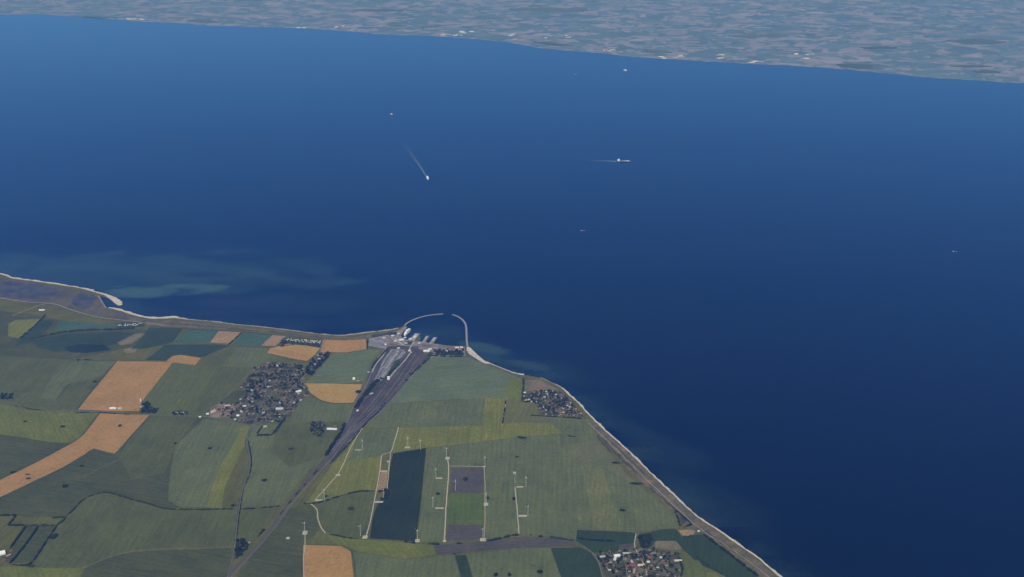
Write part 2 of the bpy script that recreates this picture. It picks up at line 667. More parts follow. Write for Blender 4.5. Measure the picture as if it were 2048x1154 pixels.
ROW_L = along((156, 818), (235, 723))
ROW_S = along((425, 972), (482, 855))
ROW_Y = along((690, 866), (840, 722))
ROW_W = along((336, 1016), (470, 1018)) + 0.25
WHEAT = field_mat('ripe_wheat', (0.4080, 0.2281, 0.0742), (0.3468, 0.1981, 0.0665), 0.02, 20, 0.05, tram=0.05)
WHEAT_L = field_mat('ripe_wheat_turned', (0.3927, 0.2226, 0.0760), (0.3315, 0.1892, 0.0647), ROW_L, 20, 0.05, tram=0.05)
WHEAT_Y = field_mat('ripe_barley', (0.4080, 0.2616, 0.0760), (0.3774, 0.2281, 0.0704), 1.45, 16, 0.05, tram=0.05)
STUBBLE = field_mat('stubble', (0.34, 0.225, 0.12), (0.28, 0.19, 0.10), 0.5)
GREEN = field_mat('green_wheat', (0.1362, 0.1485, 0.0580), (0.1071, 0.1217, 0.0488), 0.03)
GREEN_L = field_mat('green_wheat_left', (0.1106, 0.1176, 0.0369), (0.0880, 0.0959, 0.0316), ROW_L)
GREEN_D = field_mat('beet', (0.0895, 0.0932, 0.0319), (0.0672, 0.0741, 0.0267), ROW_W)
GREEN_V = field_mat('grass_meadow', (0.1167, 0.1327, 0.0358), (0.1016, 0.1130, 0.0340), ROW_L)
GREEN_S = field_mat('young_rape', (0.1401, 0.1678, 0.0776), (0.1128, 0.1406, 0.0691), 1.3)
LIME = field_mat('clover', (0.1050, 0.1419, 0.0264), (0.0850, 0.1161, 0.0264), 0.0, 18, 0.08)
YELLOW = field_mat('turning_barley', (0.1820, 0.1816, 0.0320), (0.1456, 0.1530, 0.0304), ROW_S)
YELLOW_D = field_mat('turning_barley_left', (0.1612, 0.1683, 0.0304), (0.1248, 0.1377, 0.0288), -0.5)
TEAL = field_mat('maize', (0.0325, 0.0432, 0.0154), (0.0225, 0.0313, 0.0126), 0.03, 22, 0.18)
TEAL_L = field_mat('bean_field', (0.075, 0.125, 0.078), (0.060, 0.105, 0.068), 0.9)
DARKGREEN = field_mat('wet_meadow', (0.0493, 0.0720, 0.0360), (0.0377, 0.0552, 0.0320), 0.4)
DARKMEAD = field_mat('dark_meadow', (0.0420, 0.0640, 0.0240), (0.0336, 0.0520, 0.0216), 0.2)
PLOUGH = field_mat('ploughed_soil', (0.1029, 0.0886, 0.0720), (0.0840, 0.0734, 0.0620), 1.5, 14, 0.10)
TAN = field_mat('dry_grass', (0.22, 0.175, 0.105), (0.155, 0.130, 0.080), 0.3)
DUNE = field_mat('dune_grass', (0.190, 0.142, 0.084), (0.088, 0.090, 0.050), 0.75, 40, 0.2, patch=0.009, tram=0.0)
MARSH = field_mat('salt_marsh', (0.1472, 0.1235, 0.0810), (0.0828, 0.0808, 0.0540), 0.1, 30, 0.2, tram=0.0)

F = field
# left block
F([(-500, 640), (-60, 628), (0, 622), (60, 628), (120, 640), (235, 655), (300, 660), (280, 690), (235, 700), (150, 718), (0, 716), (-500, 730)], GREEN_D)
F([(0, 712), (90, 716), (150, 718), (232, 722), (154, 818), (60, 813), (0, 802), (-500, 770), (-500, 725)], GREEN_L)
F([(117, 730), (160, 722), (232, 722), (205, 752), (130, 770), (112, 800), (80, 795)], GREEN)
F([(235, 722), (346, 724), (283, 804), (277, 822), (218, 822), (156, 819)], WHEAT_L)
F([(346, 712), (362, 710), (402, 716), (390, 730), (345, 725), (333, 722)], WHEAT_L)
F([(347, 727), (392, 731), (440, 734), (508, 736), (470, 774), (415, 834), (300, 829), (279, 822), (285, 804)], GREEN_V)
F([(438, 733), (508, 736), (470, 774), (437, 808), (412, 832), (380, 832)], GREEN_L)
F([(0, 807), (52, 820), (197, 825), (166, 869), (140, 886), (99, 884), (42, 875), (0, 869), (-500, 840), (-500, 775)], YELLOW_D)
F([(0, 871), (42, 877), (99, 886), (141, 888), (65, 929), (0, 959), (-500, 1130), (-500, 842)], GREEN_D)
F([(200, 827), (299, 830), (229, 907), (187, 897), (171, 908), (125, 935), (0, 994), (-500, 1225), (-500, 1180), (0, 960), (65, 929), (143, 887), (168, 869)], WHEAT_L)
F([(302, 831), (415, 835), (470, 846), (498, 850), (482, 855), (462, 895), (435, 942), (417, 1014), (336, 1016), (264, 998), (213, 984), (166, 998), (131, 1034), (60, 1034), (0, 1030),
   (-500, 1230), (0, 996), (125, 937), (187, 900), (230, 909)], GREEN_D)
F([(302, 831), (395, 834), (352, 890), (330, 945), (262, 960), (242, 918), (232, 909)], GREEN_L)
F([(352, 890), (408, 838), (470, 846), (498, 850), (482, 855), (462, 895), (435, 942), (417, 1014), (360, 1014), (336, 1000), (340, 945)], GREEN)
F([(500, 852), (482, 852), (462, 895), (437, 938), (425, 972), (414, 1016), (443, 1016), (450, 972), (474, 922), (488, 892)], YELLOW)
F([(213, 986), (264, 1000), (336, 1019), (470, 1021), (463, 1095), (400, 1096), (273, 1101), (234, 1109), (166, 1136), (62, 1134), (98, 1078), (116, 1050), (132, 1034), (168, 1000)], GREEN_L)
F([(168, 1137), (195, 1125), (234, 1111), (273, 1103), (400, 1098), (464, 1096), (452, 1160), (430, 1240), (140, 1240), (160, 1160)], GREEN_D)
F([(0, 1133), (60, 1136), (160, 1137), (160, 1240), (-400, 1240), (-300, 1160)], YELLOW_D)
F([(48, 1048), (110, 1049), (96, 1076), (64, 1124), (20, 1127), (0, 1120), (20, 1096)], GREEN_D)
# fields along the western dyke
F([(17, 649), (30, 640), (79, 638), (60, 662), (40, 677), (16, 672)], YELLOW)
F([(40, 679), (80, 640), (108, 640), (100, 655), (60, 686), (30, 692)], DARKGREEN)
F([(62, 680), (130, 668), (235, 664), (270, 666), (232, 688), (170, 700), (110, 704), (75, 694)], DARKGREEN)
F([(118, 640), (232, 651), (230, 660), (140, 662), (110, 660)], TEAL_L)
F([(128, 694), (160, 688), (210, 690), (222, 700), (170, 706), (140, 704)], field_mat('reed_bed', (0.028, 0.042, 0.034), (0.020, 0.030, 0.028), 0.2, tram=0.0))
F([(235, 685), (272, 667), (293, 666), (264, 687), (240, 691)], TAN)
F([(248, 699), (277, 692), (270, 705), (250, 707)], TAN)
F([(298, 655), (366, 657), (345, 685), (325, 690), (290, 697), (262, 698), (280, 680)], DARKGREEN)
F([(375, 659), (440, 661), (424, 685), (345, 686)], TEAL_L)
F([(437, 662), (484, 664), (457, 687), (420, 685)], STUBBLE)
F([(489, 666), (545, 669), (523, 692), (462, 690)], TEAL_L)
F([(330, 689), (440, 689), (458, 692), (402, 715), (362, 709), (346, 711), (332, 721), (290, 720), (310, 705)], DARKGREEN)
F([(460, 694), (536, 696), (538, 708), (560, 714), (540, 722), (510, 734), (440, 732), (396, 728), (408, 714)], GREEN)
F([(408, 714), (460, 694), (478, 694), (440, 732), (396, 728)], GREEN_L)
F([(546, 670), (572, 672), (551, 692), (522, 691)], STUBBLE)
F([(576, 688), (612, 691), (640, 696), (630, 709), (614, 722), (580, 716), (534, 706), (540, 697)], WHEAT_Y)
F([(534, 706), (541, 698), (584, 703), (627, 712), (614, 722), (580, 716)], WHEAT)
F([(646, 680), (690, 681), (733, 678), (733, 698), (692, 705), (640, 704)], WHEAT)
F([(666, 707), (700, 706), (735, 699), (760, 699), (746, 720), (727, 762), (690, 767), (610, 766), (638, 740)], GREEN_S)
F([(607, 767), (650, 767), (724, 769), (720, 783), (706, 806), (667, 806), (642, 800), (622, 787)], WHEAT_Y)
F([(600, 798), (622, 790), (644, 803), (668, 808), (705, 808), (692, 842), (660, 844), (580, 842), (588, 822)], GREEN)
F([(500, 852), (575, 846), (620, 846), (690, 850), (640, 915), (590, 972), (560, 1010), (478, 1016), (490, 960), (500, 915), (490, 880)], GREEN)
F([(560, 846), (620, 846), (690, 850), (640, 915), (580, 935), (540, 905)], GREEN_L)
F([(484, 1022), (545, 1018), (520, 1062), (485, 1100), (470, 1118), (474, 1060)], GREEN_L)
F([(575, 1018), (612, 1008), (625, 1010), (640, 1060), (606, 1088), (607, 1240), (440, 1240), (480, 1140)], GREEN_D)
# between the railway and the sea
F([(858, 714), (930, 714), (952, 718), (972, 728), (1045, 755), (1040, 800), (1000, 795), (880, 800), (776, 808), (812, 764)], GREEN_S)
F([(776, 810), (880, 802), (972, 797), (964, 850), (880, 853), (800, 855), (730, 858)], GREEN)
F([(972, 796), (1012, 796), (1005, 850), (964, 850)], YELLOW)
F([(1016, 753), (1046, 756), (1043, 803), (1010, 797)], YELLOW_D)
F([(1014, 798), (1075, 806), (1076, 832), (1172, 840), (1190, 862), (1130, 866), (1102, 845), (1006, 849)], field_mat('dry_pasture', (0.1620, 0.1484, 0.0508), (0.1242, 0.1272, 0.0409), 0.2))
F([(1050, 846), (1100, 838), (1182, 842), (1205, 880), (1140, 884), (1125, 866), (1103, 845)], GREEN)
F([(796, 856), (880, 853), (962, 851), (1055, 845), (1102, 846), (1126, 867), (1042, 874), (965, 883), (850, 896), (785, 906)], YELLOW)
F([(730, 860), (796, 857), (784, 906), (764, 910), (700, 922), (708, 890)], GREEN)
F([(696, 922), (764, 911), (758, 945), (750, 980), (722, 981), (687, 990), (650, 1003), (615, 1006), (640, 965), (664, 930), (690, 905), (712, 872), (704, 905)], YELLOW)
F([(762, 945), (776, 940), (772, 978), (754, 980)], STUBBLE)
F([(622, 1008), (650, 1005), (687, 992), (722, 983), (748, 984), (746, 1012), (736, 1074), (700, 1075), (652, 1066), (644, 1052), (637, 1025)], GREEN_L)
F([(786, 907), (852, 896), (845, 972), (836, 1047), (832, 1083), (740, 1077), (745, 1040), (752, 1015), (772, 985), (778, 945)], TEAL)
F([(854, 897), (895, 892), (893, 985), (888, 1083), (836, 1084), (840, 1040), (848, 970)], GREEN)
F([(854, 897), (965, 884), (1042, 875), (1126, 868), (1190, 880), (1215, 900), (1250, 945), (1300, 990), (1342, 1022), (1356, 1054), (1320, 1056), (1272, 1064), (1156, 1059), (1150, 1078), (1100, 1072),
   (1040, 1070), (972, 1080), (970, 936), (900, 930), (896, 893)], GREEN)
F([(1160, 930), (1200, 925), (1225, 1000), (1250, 1062), (1190, 1060), (1178, 1000)], field_mat('thin_wheat', (0.1701, 0.1647, 0.0629), (0.1247, 0.1403, 0.0516), 0.10, 16, 0.16))
F([(1192, 880), (1216, 902), (1250, 945), (1290, 985), (1220, 940), (1150, 925), (1140, 890)], field_mat('thin_grass', (0.1531, 0.1447, 0.0645), (0.1191, 0.1314, 0.0549), 0.6, tram=0.0))
F([(905, 937), (968, 935), (967, 986), (900, 986)], PLOUGH)
F([(900, 988), (967, 988), (966, 1048), (896, 1048)], LIME)
F([(895, 1051), (966, 1050), (963, 1079), (892, 1082)], PLOUGH)
F([(868, 1091), (905, 1088), (965, 1082), (1040, 1074), (1100, 1076), (1150, 1082), (1150, 1092), (1090, 1094), (1030, 1096), (960, 1102), (905, 1109), (875, 1109)], PLOUGH)
F([(652, 1070), (700, 1078), (825, 1087), (866, 1091), (872, 1110), (810, 1117), (712, 1102), (676, 1090)], YELLOW_D)
F([(606, 1090), (682, 1092), (701, 1103), (707, 1155), (712, 1240), (607, 1240)], WHEAT)
F([(704, 1104), (810, 1119), (872, 1112), (908, 1112), (922, 1154), (950, 1240), (714, 1240), (709, 1155)], GREEN)
F([(910, 1111), (932, 1110), (945, 1154), (975, 1240), (950, 1240), (922, 1154)], DARKMEAD)
F([(934, 1110), (1030, 1098), (1100, 1096), (1122, 1154), (1160, 1240), (977, 1240), (947, 1154)], GREEN)
F([(1101, 1096), (1162, 1095), (1182, 1105), (1197, 1125), (1206, 1154), (1225, 1240), (1160, 1240), (1122, 1154)], DARKMEAD)
F([(1155, 1060), (1264, 1065), (1272, 1069), (1267, 1092), (1228, 1104), (1188, 1106), (1165, 1093), (1150, 1084)], DARKMEAD)
F([(1276, 1070), (1327, 1058), (1352, 1058), (1364, 1073), (1386, 1071), (1404, 1068), (1450, 1100), (1512, 1148), (1560, 1200), (1600, 1240), (1500, 1240), (1450, 1150), (1400, 1130),
   (1365, 1098), (1310, 1082), (1284, 1098)], DARKMEAD)
F([(1308, 1082), (1352, 1082), (1365, 1098), (1345, 1100), (1312, 1096)], TAN)
F([(1357, 1061), (1392, 1058), (1387, 1070), (1367, 1073)], STUBBLE)
F([(1362, 1112), (1398, 1122), (1420, 1154), (1440, 1240), (1366, 1240), (1358, 1154)], GREEN_V)
F([(1412, 1144), (1450, 1150), (1470, 1200), (1430, 1230)], YELLOW_D)

# dyke, dunes, marsh, lagoons
F([(-420, 512), (0, 553), (60, 566), (112, 573), (155, 580), (187, 587), (206, 606), (213, 617), (250, 628), (290, 640), (310, 650), (240, 641), (170, 629), (115, 612), (60, 607), (0, 597), (-420, 560)], MARSH)
F([(250, 626), (300, 640), (332, 640), (375, 643), (425, 648), (462, 652), (512, 657), (550, 661), (612, 669), (650, 674), (690, 676), (737, 670), (790, 663), (790, 668), (737, 676), (690, 681), (640, 679),
   (560, 668), (470, 660), (370, 655), (300, 651), (262, 642)], DUNE)
F([(936, 694), (950, 708), (967, 724), (1000, 739), (1046, 753), (1046, 758), (990, 738), (958, 724), (930, 712)], MARSH)
F([(1172, 838), (1186, 842), (1211, 865), (1254, 903), (1283, 931), (1308, 956), (1343, 989), (1371, 1016), (1403, 1044), (1450, 1074), (1496, 1108), (1524, 1128), (1560, 1160), (1640, 1222), (1600, 1222),
   (1526, 1155), (1508, 1140), (1447, 1096), (1403, 1066), (1378, 1058), (1340, 1019), (1305, 984), (1258, 942), (1226, 906), (1200, 876)], DUNE)

lag, N, L, b = principled('lagoon_water', 0.3, 0.5)
b.inputs['IOR'].default_value = 1.333
geo = N.new('ShaderNodeNewGeometry')
t = N.new('ShaderNodeTexNoise'); t.inputs['Scale'].default_value = 0.009; t.inputs['Detail'].default_value = 6
L.new(geo.outputs['Position'], t.inputs['Vector'])
L.new(mixcol(N, L, rampf(N, L, t.outputs[0], 0.38, 0.66), (0.020, 0.014, 0.030), (0.078, 0.055, 0.044)), b.inputs['Base Color'])


def water(pts):
    sheet('lagoon', jitter(jitter(smooth(PL(pts), 15, True), 60, 0.007, random.random() * 30), 22, 0.03, 4.0), lag, 2.3)


water([(-420, 516), (0, 559), (40, 564), (75, 568), (103, 574), (118, 583), (114, 592), (96, 597), (60, 599), (30, 597), (0, 592), (-420, 556)])
water([(150, 593), (165, 589), (184, 593), (190, 604), (184, 615), (166, 616), (148, 609), (141, 601)])
water([(1354, 1032), (1374, 1047), (1361, 1049)])

# beaches
def beach(pts, widths, seed):
    pts = jitter(pts, 3.5, 0.05, seed)
    o = link('beach', ribbon_mesh('beach', pts, widths, 3.05, 2.9, side=0.35, ragged=0.45), [sand])
    tag(o, kind='structure')


def sub(line, a, b):
    """piece of a coast polyline between two traced pixels"""
    A, B = P(*a), P(*b)
    i = min(range(len(line)), key=lambda k: (line[k] - A).length)
    j = min(range(len(line)), key=lambda k: (line[k] - B).length)
    return line[min(i, j):max(i, j) + 1]


beach(sub(wc, (-400, 502), (187, 581))[::-1], [26, 30, 36, 32, 36, 44, 40, 36, 42, 40], 1)
sheet('beach', jitter(dens(PL([(160, 576), (187, 582), (212, 588), (232, 595), (244, 604), (244, 610), (237, 611), (229, 606), (221, 599), (208, 590), (190, 585)]), 25), 6, 0.04, 3), sand, 3.12)
beach(sub(wc2, (216, 615), (375, 639))[::-1], [20, 42, 60, 36, 28, 44, 38, 24], 2)
pale = plain('shingle', (0.36, 0.31, 0.25), 1.0, 0.0, 0.2, 0.03)
o = link('beach', ribbon_mesh('beach', jitter(sub(wc2, (375, 639), (800, 657)), 3, 0.05, 4)[::-1], [24, 26, 20, 22, 18, 20, 16, 15, 18, 16], 3.0, side=0.35, ragged=0.8), [pale])
tag(o, kind='structure')
sheet('beach', jitter(dens(PL([(934, 693), (940, 695), (952, 707), (968, 721), (980, 729), (966, 726), (950, 716), (938, 708), (933, 700)]), 20), 4, 0.05, 5), sand, 3.1)
beach(sub(ec, (967, 721), (1046, 750))[::-1], [26, 16, 12, 12, 10], 6)
o = link('beach', ribbon_mesh('beach', jitter(sub(ec, (1078, 755), (1128, 781)), 3, 0.05, 4)[::-1], [6, 14, 10, 12, 10], 3.0, side=0.35, ragged=0.8), [pale])
tag(o, kind='structure')
beach(sub(ec, (1123, 776), (1700, 1260))[::-1], [14, 19, 20, 15, 18, 16, 15, 18, 15, 17, 15, 20, 18, 18, 20], 7)

# ---------------------------------------------------------------- roads, tracks, yards
ASPH = plain('asphalt', (0.085, 0.080, 0.082), 0.95, 0.05, 0.2, 0.03)
ROADM = plain('pale_asphalt', (0.17, 0.155, 0.14), 0.95, 0.05, 0.15, 0.03)
GRAVEL = plain('gravel', (0.46, 0.40, 0.30), 1.0, 0.0, 0.12, 0.05)
CONC = plain('concrete', (0.40, 0.385, 0.36), 0.95, 0.05, 0.18, 0.02)
VERGE = field_mat('verge', (0.060, 0.066, 0.045), (0.040, 0.046, 0.036), 0.3, tram=0.0)
BALLAST = field_mat('ballast', (0.1050, 0.0902, 0.0816), (0.0620, 0.0550, 0.0551), ROW_Y, 13, 0.42, patch=0.006, tram=0.0)
YARD = plain('yard_asphalt', (0.22, 0.205, 0.215), 0.95, 0.05, 0.40, 0.02)
YARD2 = plain('worn_quay', (0.23, 0.20, 0.185), 0.95, 0.05, 0.35, 0.02)
RAIL = plain('rail_steel', (0.20, 0.165, 0.15), 0.6, 0.3, 0.2, 0.05)
SLEEP = plain('sleepers', (0.150, 0.110, 0.100), 0.95, 0.05, 0.2, 0.05)

# harbour aprons and the station yard
sheet('quay_apron', jitter(dens(PL([(738, 676), (770, 668), (800, 660), (809, 652), (814, 655), (801, 671), (806, 678), (816, 680), (846, 684), (877, 689),
                                   (897, 692), (929, 693), (931, 712), (900, 714), (866, 714), (846, 728), (800, 722), (770, 698), (738, 692)]), 30), 2.0, 0.03, 1), YARD2, 2.4)
sheet('railway_yard', jitter(dens(PL([(774, 694), (790, 690), (830, 694), (862, 709), (862, 716), (849, 727), (812, 760), (780, 801), (746, 836), (724, 858), (705, 881), (688, 898), (668, 922),
                                     (648, 918), (668, 888), (687, 857), (698, 837), (709, 811), (729, 775), (740, 752), (742, 731), (751, 719)]), 40), 3, 0.02, 2), BALLAST, 2.5)
sheet('car_park', jitter(dens(PL([(780, 699), (806, 699), (812, 704), (802, 722), (783, 735), (774, 750), (762, 762), (744, 770), (758, 740), (767, 719)]), 30), 3, 0.02, 3), YARD, 2.6)
sheet('car_park', jitter(dens(PL([(738, 678), (770, 676), (774, 689), (764, 694), (737, 691)]), 30), 3, 0.02, 3), YARD, 2.6)
F([(790, 722), (806, 714), (800, 733), (783, 748), (772, 762), (752, 772), (738, 786), (720, 800), (735, 775), (765, 762), (778, 742)], DARKGREEN, z=2.7, name='verge')
F([(776, 700), (781, 700), (764, 723), (758, 728)], VERGE, z=2.7, name='verge')
F([(748, 722), (756, 724), (744, 748), (738, 762), (733, 768), (739, 745)], VERGE, z=2.7, name='verge')
road('road', [(773, 696), (762, 709), (750, 726), (744, 742), (733, 770), (720, 790), (707, 812), (697, 838), (688, 853)], 12, ROADM)
road('road', [(822, 704), (812, 718), (798, 734), (790, 742), (778, 757)], 12, CONC)
road('road', [(828, 684), (822, 692), (819, 700), (824, 706)], 13, CONC)
road('road', [(772, 704), (764, 714), (752, 729), (744, 745)], 10, CONC)
road('road', [(752, 741), (744, 756), (737, 768)], 16, ASPH)
road('road', [(774, 702), (762, 722)], 14, ASPH)
road('road', [(808, 712), (793, 734)], 14, ASPH)
for a, b_, w, mt in (((788, 701), (766, 732), 13, ASPH), ((797, 701), (772, 738), 9, CONC), ((803, 703), (780, 735), 12, ASPH), ((768, 736), (752, 762), 12, ASPH),
                     ((775, 740), (760, 760), 8, CONC), ((757, 716), (746, 736), 10, ASPH), ((812, 706), (796, 729), 9, ASPH), ((790, 694), (760, 690), 12, ASPH),
                     ((745, 683), (768, 682), 9, CONC), ((818, 694), (850, 694), 10, ASPH), ((838, 690), (880, 694), 9, ASPH), ((880, 696), (926, 698), 8, ASPH),
                     ((790, 676), (806, 690), 12, CONC), ((776, 676), (796, 688), 9, ASPH)):
    road('road', [a, ((a[0] + b_[0]) / 2 - 1, (a[1] + b_[1]) / 2), b_], w, mt)
road('farm_track', [(862, 716), (840, 736), (812, 764), (790, 793), (772, 812), (740, 845), (724, 860)], 7, TAN)

for pts, mt in (([(776, 668), (792, 664), (796, 668), (780, 673)], VERGE), ([(812, 683), (826, 683), (822, 690), (810, 690)], DARKGREEN), ([(742, 670), (770, 667), (786, 664), (784, 668), (744, 676)], VERGE),
                ([(846, 687), (866, 690), (860, 697), (844, 694)], TAN), ([(868, 700), (926, 702), (928, 711), (872, 711)], VERGE), ([(780, 684), (796, 690), (792, 694), (776, 690)], TAN),
                ([(880, 690), (926, 694), (926, 697), (884, 695)], TAN), ([(858, 703), (868, 706), (856, 718), (848, 722)], VERGE), ([(826, 692), (838, 692), (834, 699), (824, 698)], ASPH)):
    sheet('verge', jitter(dens(PL(pts), 15), 9, 0.03, pts[0][0]), mt, 2.62 + random.random() * 0.05)
road('farm_track', [(1176, 846), (1215, 882), (1256, 922), (1300, 966), (1345, 1008), (1392, 1052), (1450, 1090), (1520, 1140), (1590, 1196)], 5, pale, wob=8)
for pts, w in (([(1196, 870), (1240, 915), (1272, 945)], 14), ([(1300, 975), (1330, 1002), (1356, 1024)], 12), ([(1410, 1062), (1450, 1090), (1490, 1120)], 16), ([(1222, 885), (1262, 922), (1290, 948)], 9),
               ([(330, 647), (420, 653), (520, 663)], 14), ([(540, 664), (600, 671), (660, 678)], 12)):
    road('scrub_strip', pts, w, VERGE, 2.8, wob=14)

# railway: the yard fans out and closes to a double track
throat = [(690, 866), (660, 908), (632, 940), (604, 973), (575, 1008), (550, 1045), (520, 1083), (490, 1116), (462, 1146), (430, 1190), (390, 1240)]
tops = [(792, 735), (803, 727), (815, 716), (824, 711), (832, 706), (838, 707), (843, 709), (848, 711), (852, 712), (856, 714)]
mids = [(742, 800), (748, 801), (754, 802), (759, 803), (763, 804), (767, 805), (770, 806), (773, 807), (775, 808), (777, 808)]
lows = [(700, 852), (703, 853), (706, 853), (709, 854), (711, 854), (713, 855), (715, 855), (717, 856), (718, 856), (719, 857)]


SLEEP2 = plain('rusty_sleepers', (0.075, 0.060, 0.058), 0.95, 0.05, 0.3, 0.02)
SLEEP3 = plain('pale_ballast', (0.235, 0.215, 0.20), 0.95, 0.05, 0.3, 0.02)


def track(pts, bed=None, wid=4.6):
    w = smooth(PL(pts), 25)
    z = _rz[0] = _rz[0] + 0.02
    o = link('railway_track', ribbon_mesh('railway_track', w, wid, z, ragged=0.3), [bed or SLEEP])
    tag(o, kind='structure')
    for s in (-0.75, 0.75):
        n = len(w)
        q = []
        for i, p in enumerate(w):
            d = w[min(i + 1, n - 1)] - w[max(i - 1, 0)]
            d.normalize()
            q.append(p + Vector((d.y, -d.x, 0)) * s)
        link('rail', ribbon_mesh('rail', q, 0.25, z + 0.2), [RAIL], o)


road('rail_bed', [(700, 856)] + throat, [70, 52, 40, 34, 30, 26, 24, 22, 22, 22, 22], plain('track_bed', (0.085, 0.075, 0.072), 1.0, 0.0, 0.2, 0.02), 2.8)
road('road', [(712, 848), (690, 880), (666, 914), (640, 944), (612, 975), (583, 1010), (558, 1044), (527, 1083), (496, 1117), (467, 1149), (430, 1195)], 8, ROADM)
for i, (a, c, d) in enumerate(zip(tops, mids, lows)):
    k = -3 if i < 5 else 3
    track([a, c, d, (690 + i * 0.6, 868 + i * 0.2), (660 + k, 909)], (SLEEP2, SLEEP3, SLEEP, SLEEP2, SLEEP3)[i % 5], (9, 5, 5, 8, 4.5)[i % 5])
for k in (-2.2, 2.2):
    track([(660 + k, 909)] + [(x + k, y) for x, y in throat[2:]])

# country roads
road('verge', [(502, 856), (493, 885), (500, 916), (498, 940), (487, 972), (480, 1007), (474, 1047), (471, 1080), (466, 1110), (456, 1152), (430, 1240)], 17, VERGE, 2.7, wob=6)
road('road', [(502, 856), (493, 885), (500, 916), (498, 940), (487, 972), (480, 1007), (474, 1047), (471, 1080), (466, 1110), (456, 1152), (430, 1240)], 6.5, ROADM)
road('road', [(-300, 775), (0, 804), (40, 815), (90, 820), (150, 822), (220, 825), (290, 829), (330, 831), (400, 833), (430, 838), (470, 846), (505, 853), (560, 850), (620, 843), (655, 845)], 7, ROADM)
road('road', [(505, 853), (530, 835), (556, 805), (580, 780), (606, 755), (625, 735), (640, 708), (646, 690), (652, 674)], 8, ROADM)
road('road', [(408, 834), (436, 808), (470, 775), (508, 737), (540, 712)], 6, TAN)
road('road', [(606, 756), (600, 778), (590, 800), (560, 830), (530, 845)], 7, ROADM)
road('farm_track', [(166, 1137), (195, 1124), (234, 1110), (273, 1102), (340, 1098), (400, 1097), (466, 1094)], 9, TAN)
road('farm_track', [(240, 918), (200, 937), (165, 955)], 6, TAN)
road('farm_track', [(52, 818), (35, 838), (15, 850)], 9, TAN)
road('farm_track', [(0, 596), (30, 601), (60, 605), (90, 606), (115, 610), (140, 619), (170, 628), (200, 635), (240, 640), (290, 646), (330, 651)], 10, pale)
road('farm_track', [(25, 632), (50, 622), (75, 612), (95, 607)], 9, pale)
road('farm_track', [(197, 592), (204, 604), (212, 616)], 9, pale)
road('farm_track', [(300, 653), (370, 658), (470, 663), (560, 671), (640, 680)], 8, VERGE)
# wind farm tracks
for pts, w in (([(725, 857), (712, 877), (700, 898), (693, 914), (687, 928), (675, 950), (660, 967), (647, 982), (630, 1001)], 7),
               ([(797, 855), (790, 880), (781, 905), (765, 910), (760, 940), (752, 985), (747, 1011), (740, 1045), (732, 1075)], 8),
               ([(781, 906), (778, 940), (774, 978)], 6),
               ([(620, 1007), (634, 1020), (636, 1037), (642, 1055), (651, 1067)], 8),
               ([(895, 917), (897, 935), (896, 965), (892, 1015), (890, 1060), (889, 1083)], 9),
               ([(899, 933), (930, 933), (968, 934)], 7),
               ([(968, 934), (970, 975), (970, 1010), (970, 1050), (968, 1080)], 5),
               ([(1030, 975), (1034, 1015), (1036, 1045), (1038, 1068)], 8),
               ([(610, 1068), (610, 1090), (607, 1120), (608, 1160)], 6),
               ([(1012, 798), (1009, 825), (1005, 852)], 4)):
    road('farm_track', pts, w, GRAVEL, wob=2.5)


def pad(px, py, w, d, rz=0.0):
    c = P(px, py)
    q = [c + Vector((x * w / 2 * math.cos(rz) - y * d / 2 * math.sin(rz), x * w / 2 * math.sin(rz) + y * d / 2 * math.cos(rz), 0))
         for x, y in ((-1, -1), (1, -1), (1, 1), (-1, 1))]
    _rz[0] += 0.02
    sheet('gravel_pad', jitter(dens(q, 12), 2.5, 0.08, px), GRAVEL, _rz[0])


for a in ((716, 900.5, 55, 20), (676, 950.5, 38, 30), (638, 1001, 58, 22), (767, 943, 56, 24), (758, 1004.5, 66, 26), (730, 1075, 36, 44), (835, 1082, 34, 44),
          (610, 1066, 36, 54), (878, 957, 54, 22), (879, 1017, 66, 20), (895, 917, 36, 44), (815, 895.5, 46, 30), (972, 1009, 34, 46), (966, 1080, 44, 44),
          (1040, 974.5, 56, 20), (1045, 1032.5, 66, 30), (889, 1083, 26, 30), (968, 934, 26, 20), (777, 924, 22, 26), (1029, 946, 24, 26), (576, 1077, 26, 30)):
    pad(*a)

# ditches and hedge banks that edge the fields (narrow dark strips)
for pts, w in (([(0, 996), (65, 967), (125, 936), (171, 909), (187, 899), (230, 909), (265, 870), (299, 832)], 9),
               ([(0, 958), (65, 928), (143, 886), (166, 868), (198, 827)], 8),
               ([(154, 818), (190, 772), (233, 722)], 9),
               ([(0, 870), (42, 876), (99, 885), (140, 887)], 8),
               ([(1043, 804), (1046, 780), (1047, 757)], 14),
               ([(735, 700), (733, 678)], 9),
               ([(484, 664), (470, 678), (455, 692)], 12), ([(536, 696), (500, 693), (455, 692)], 8),
               ([(290, 721), (235, 722), (150, 719), (60, 714)], 8),
               ([(112, 800), (140, 768), (170, 740)], 5),
               ([(535, 708), (575, 717), (612, 724), (630, 711)], 9),
               ([(620, 786), (642, 801), (668, 807), (705, 807)], 6),
               ([(605, 1090), (640, 1090), (682, 1092), (704, 1104), (712, 1160)], 6),
               ([(1195, 875), (1212, 893), (1222, 905)], 12)):
    road('ditch', pts, w, VERGE, 2.75, wob=3)

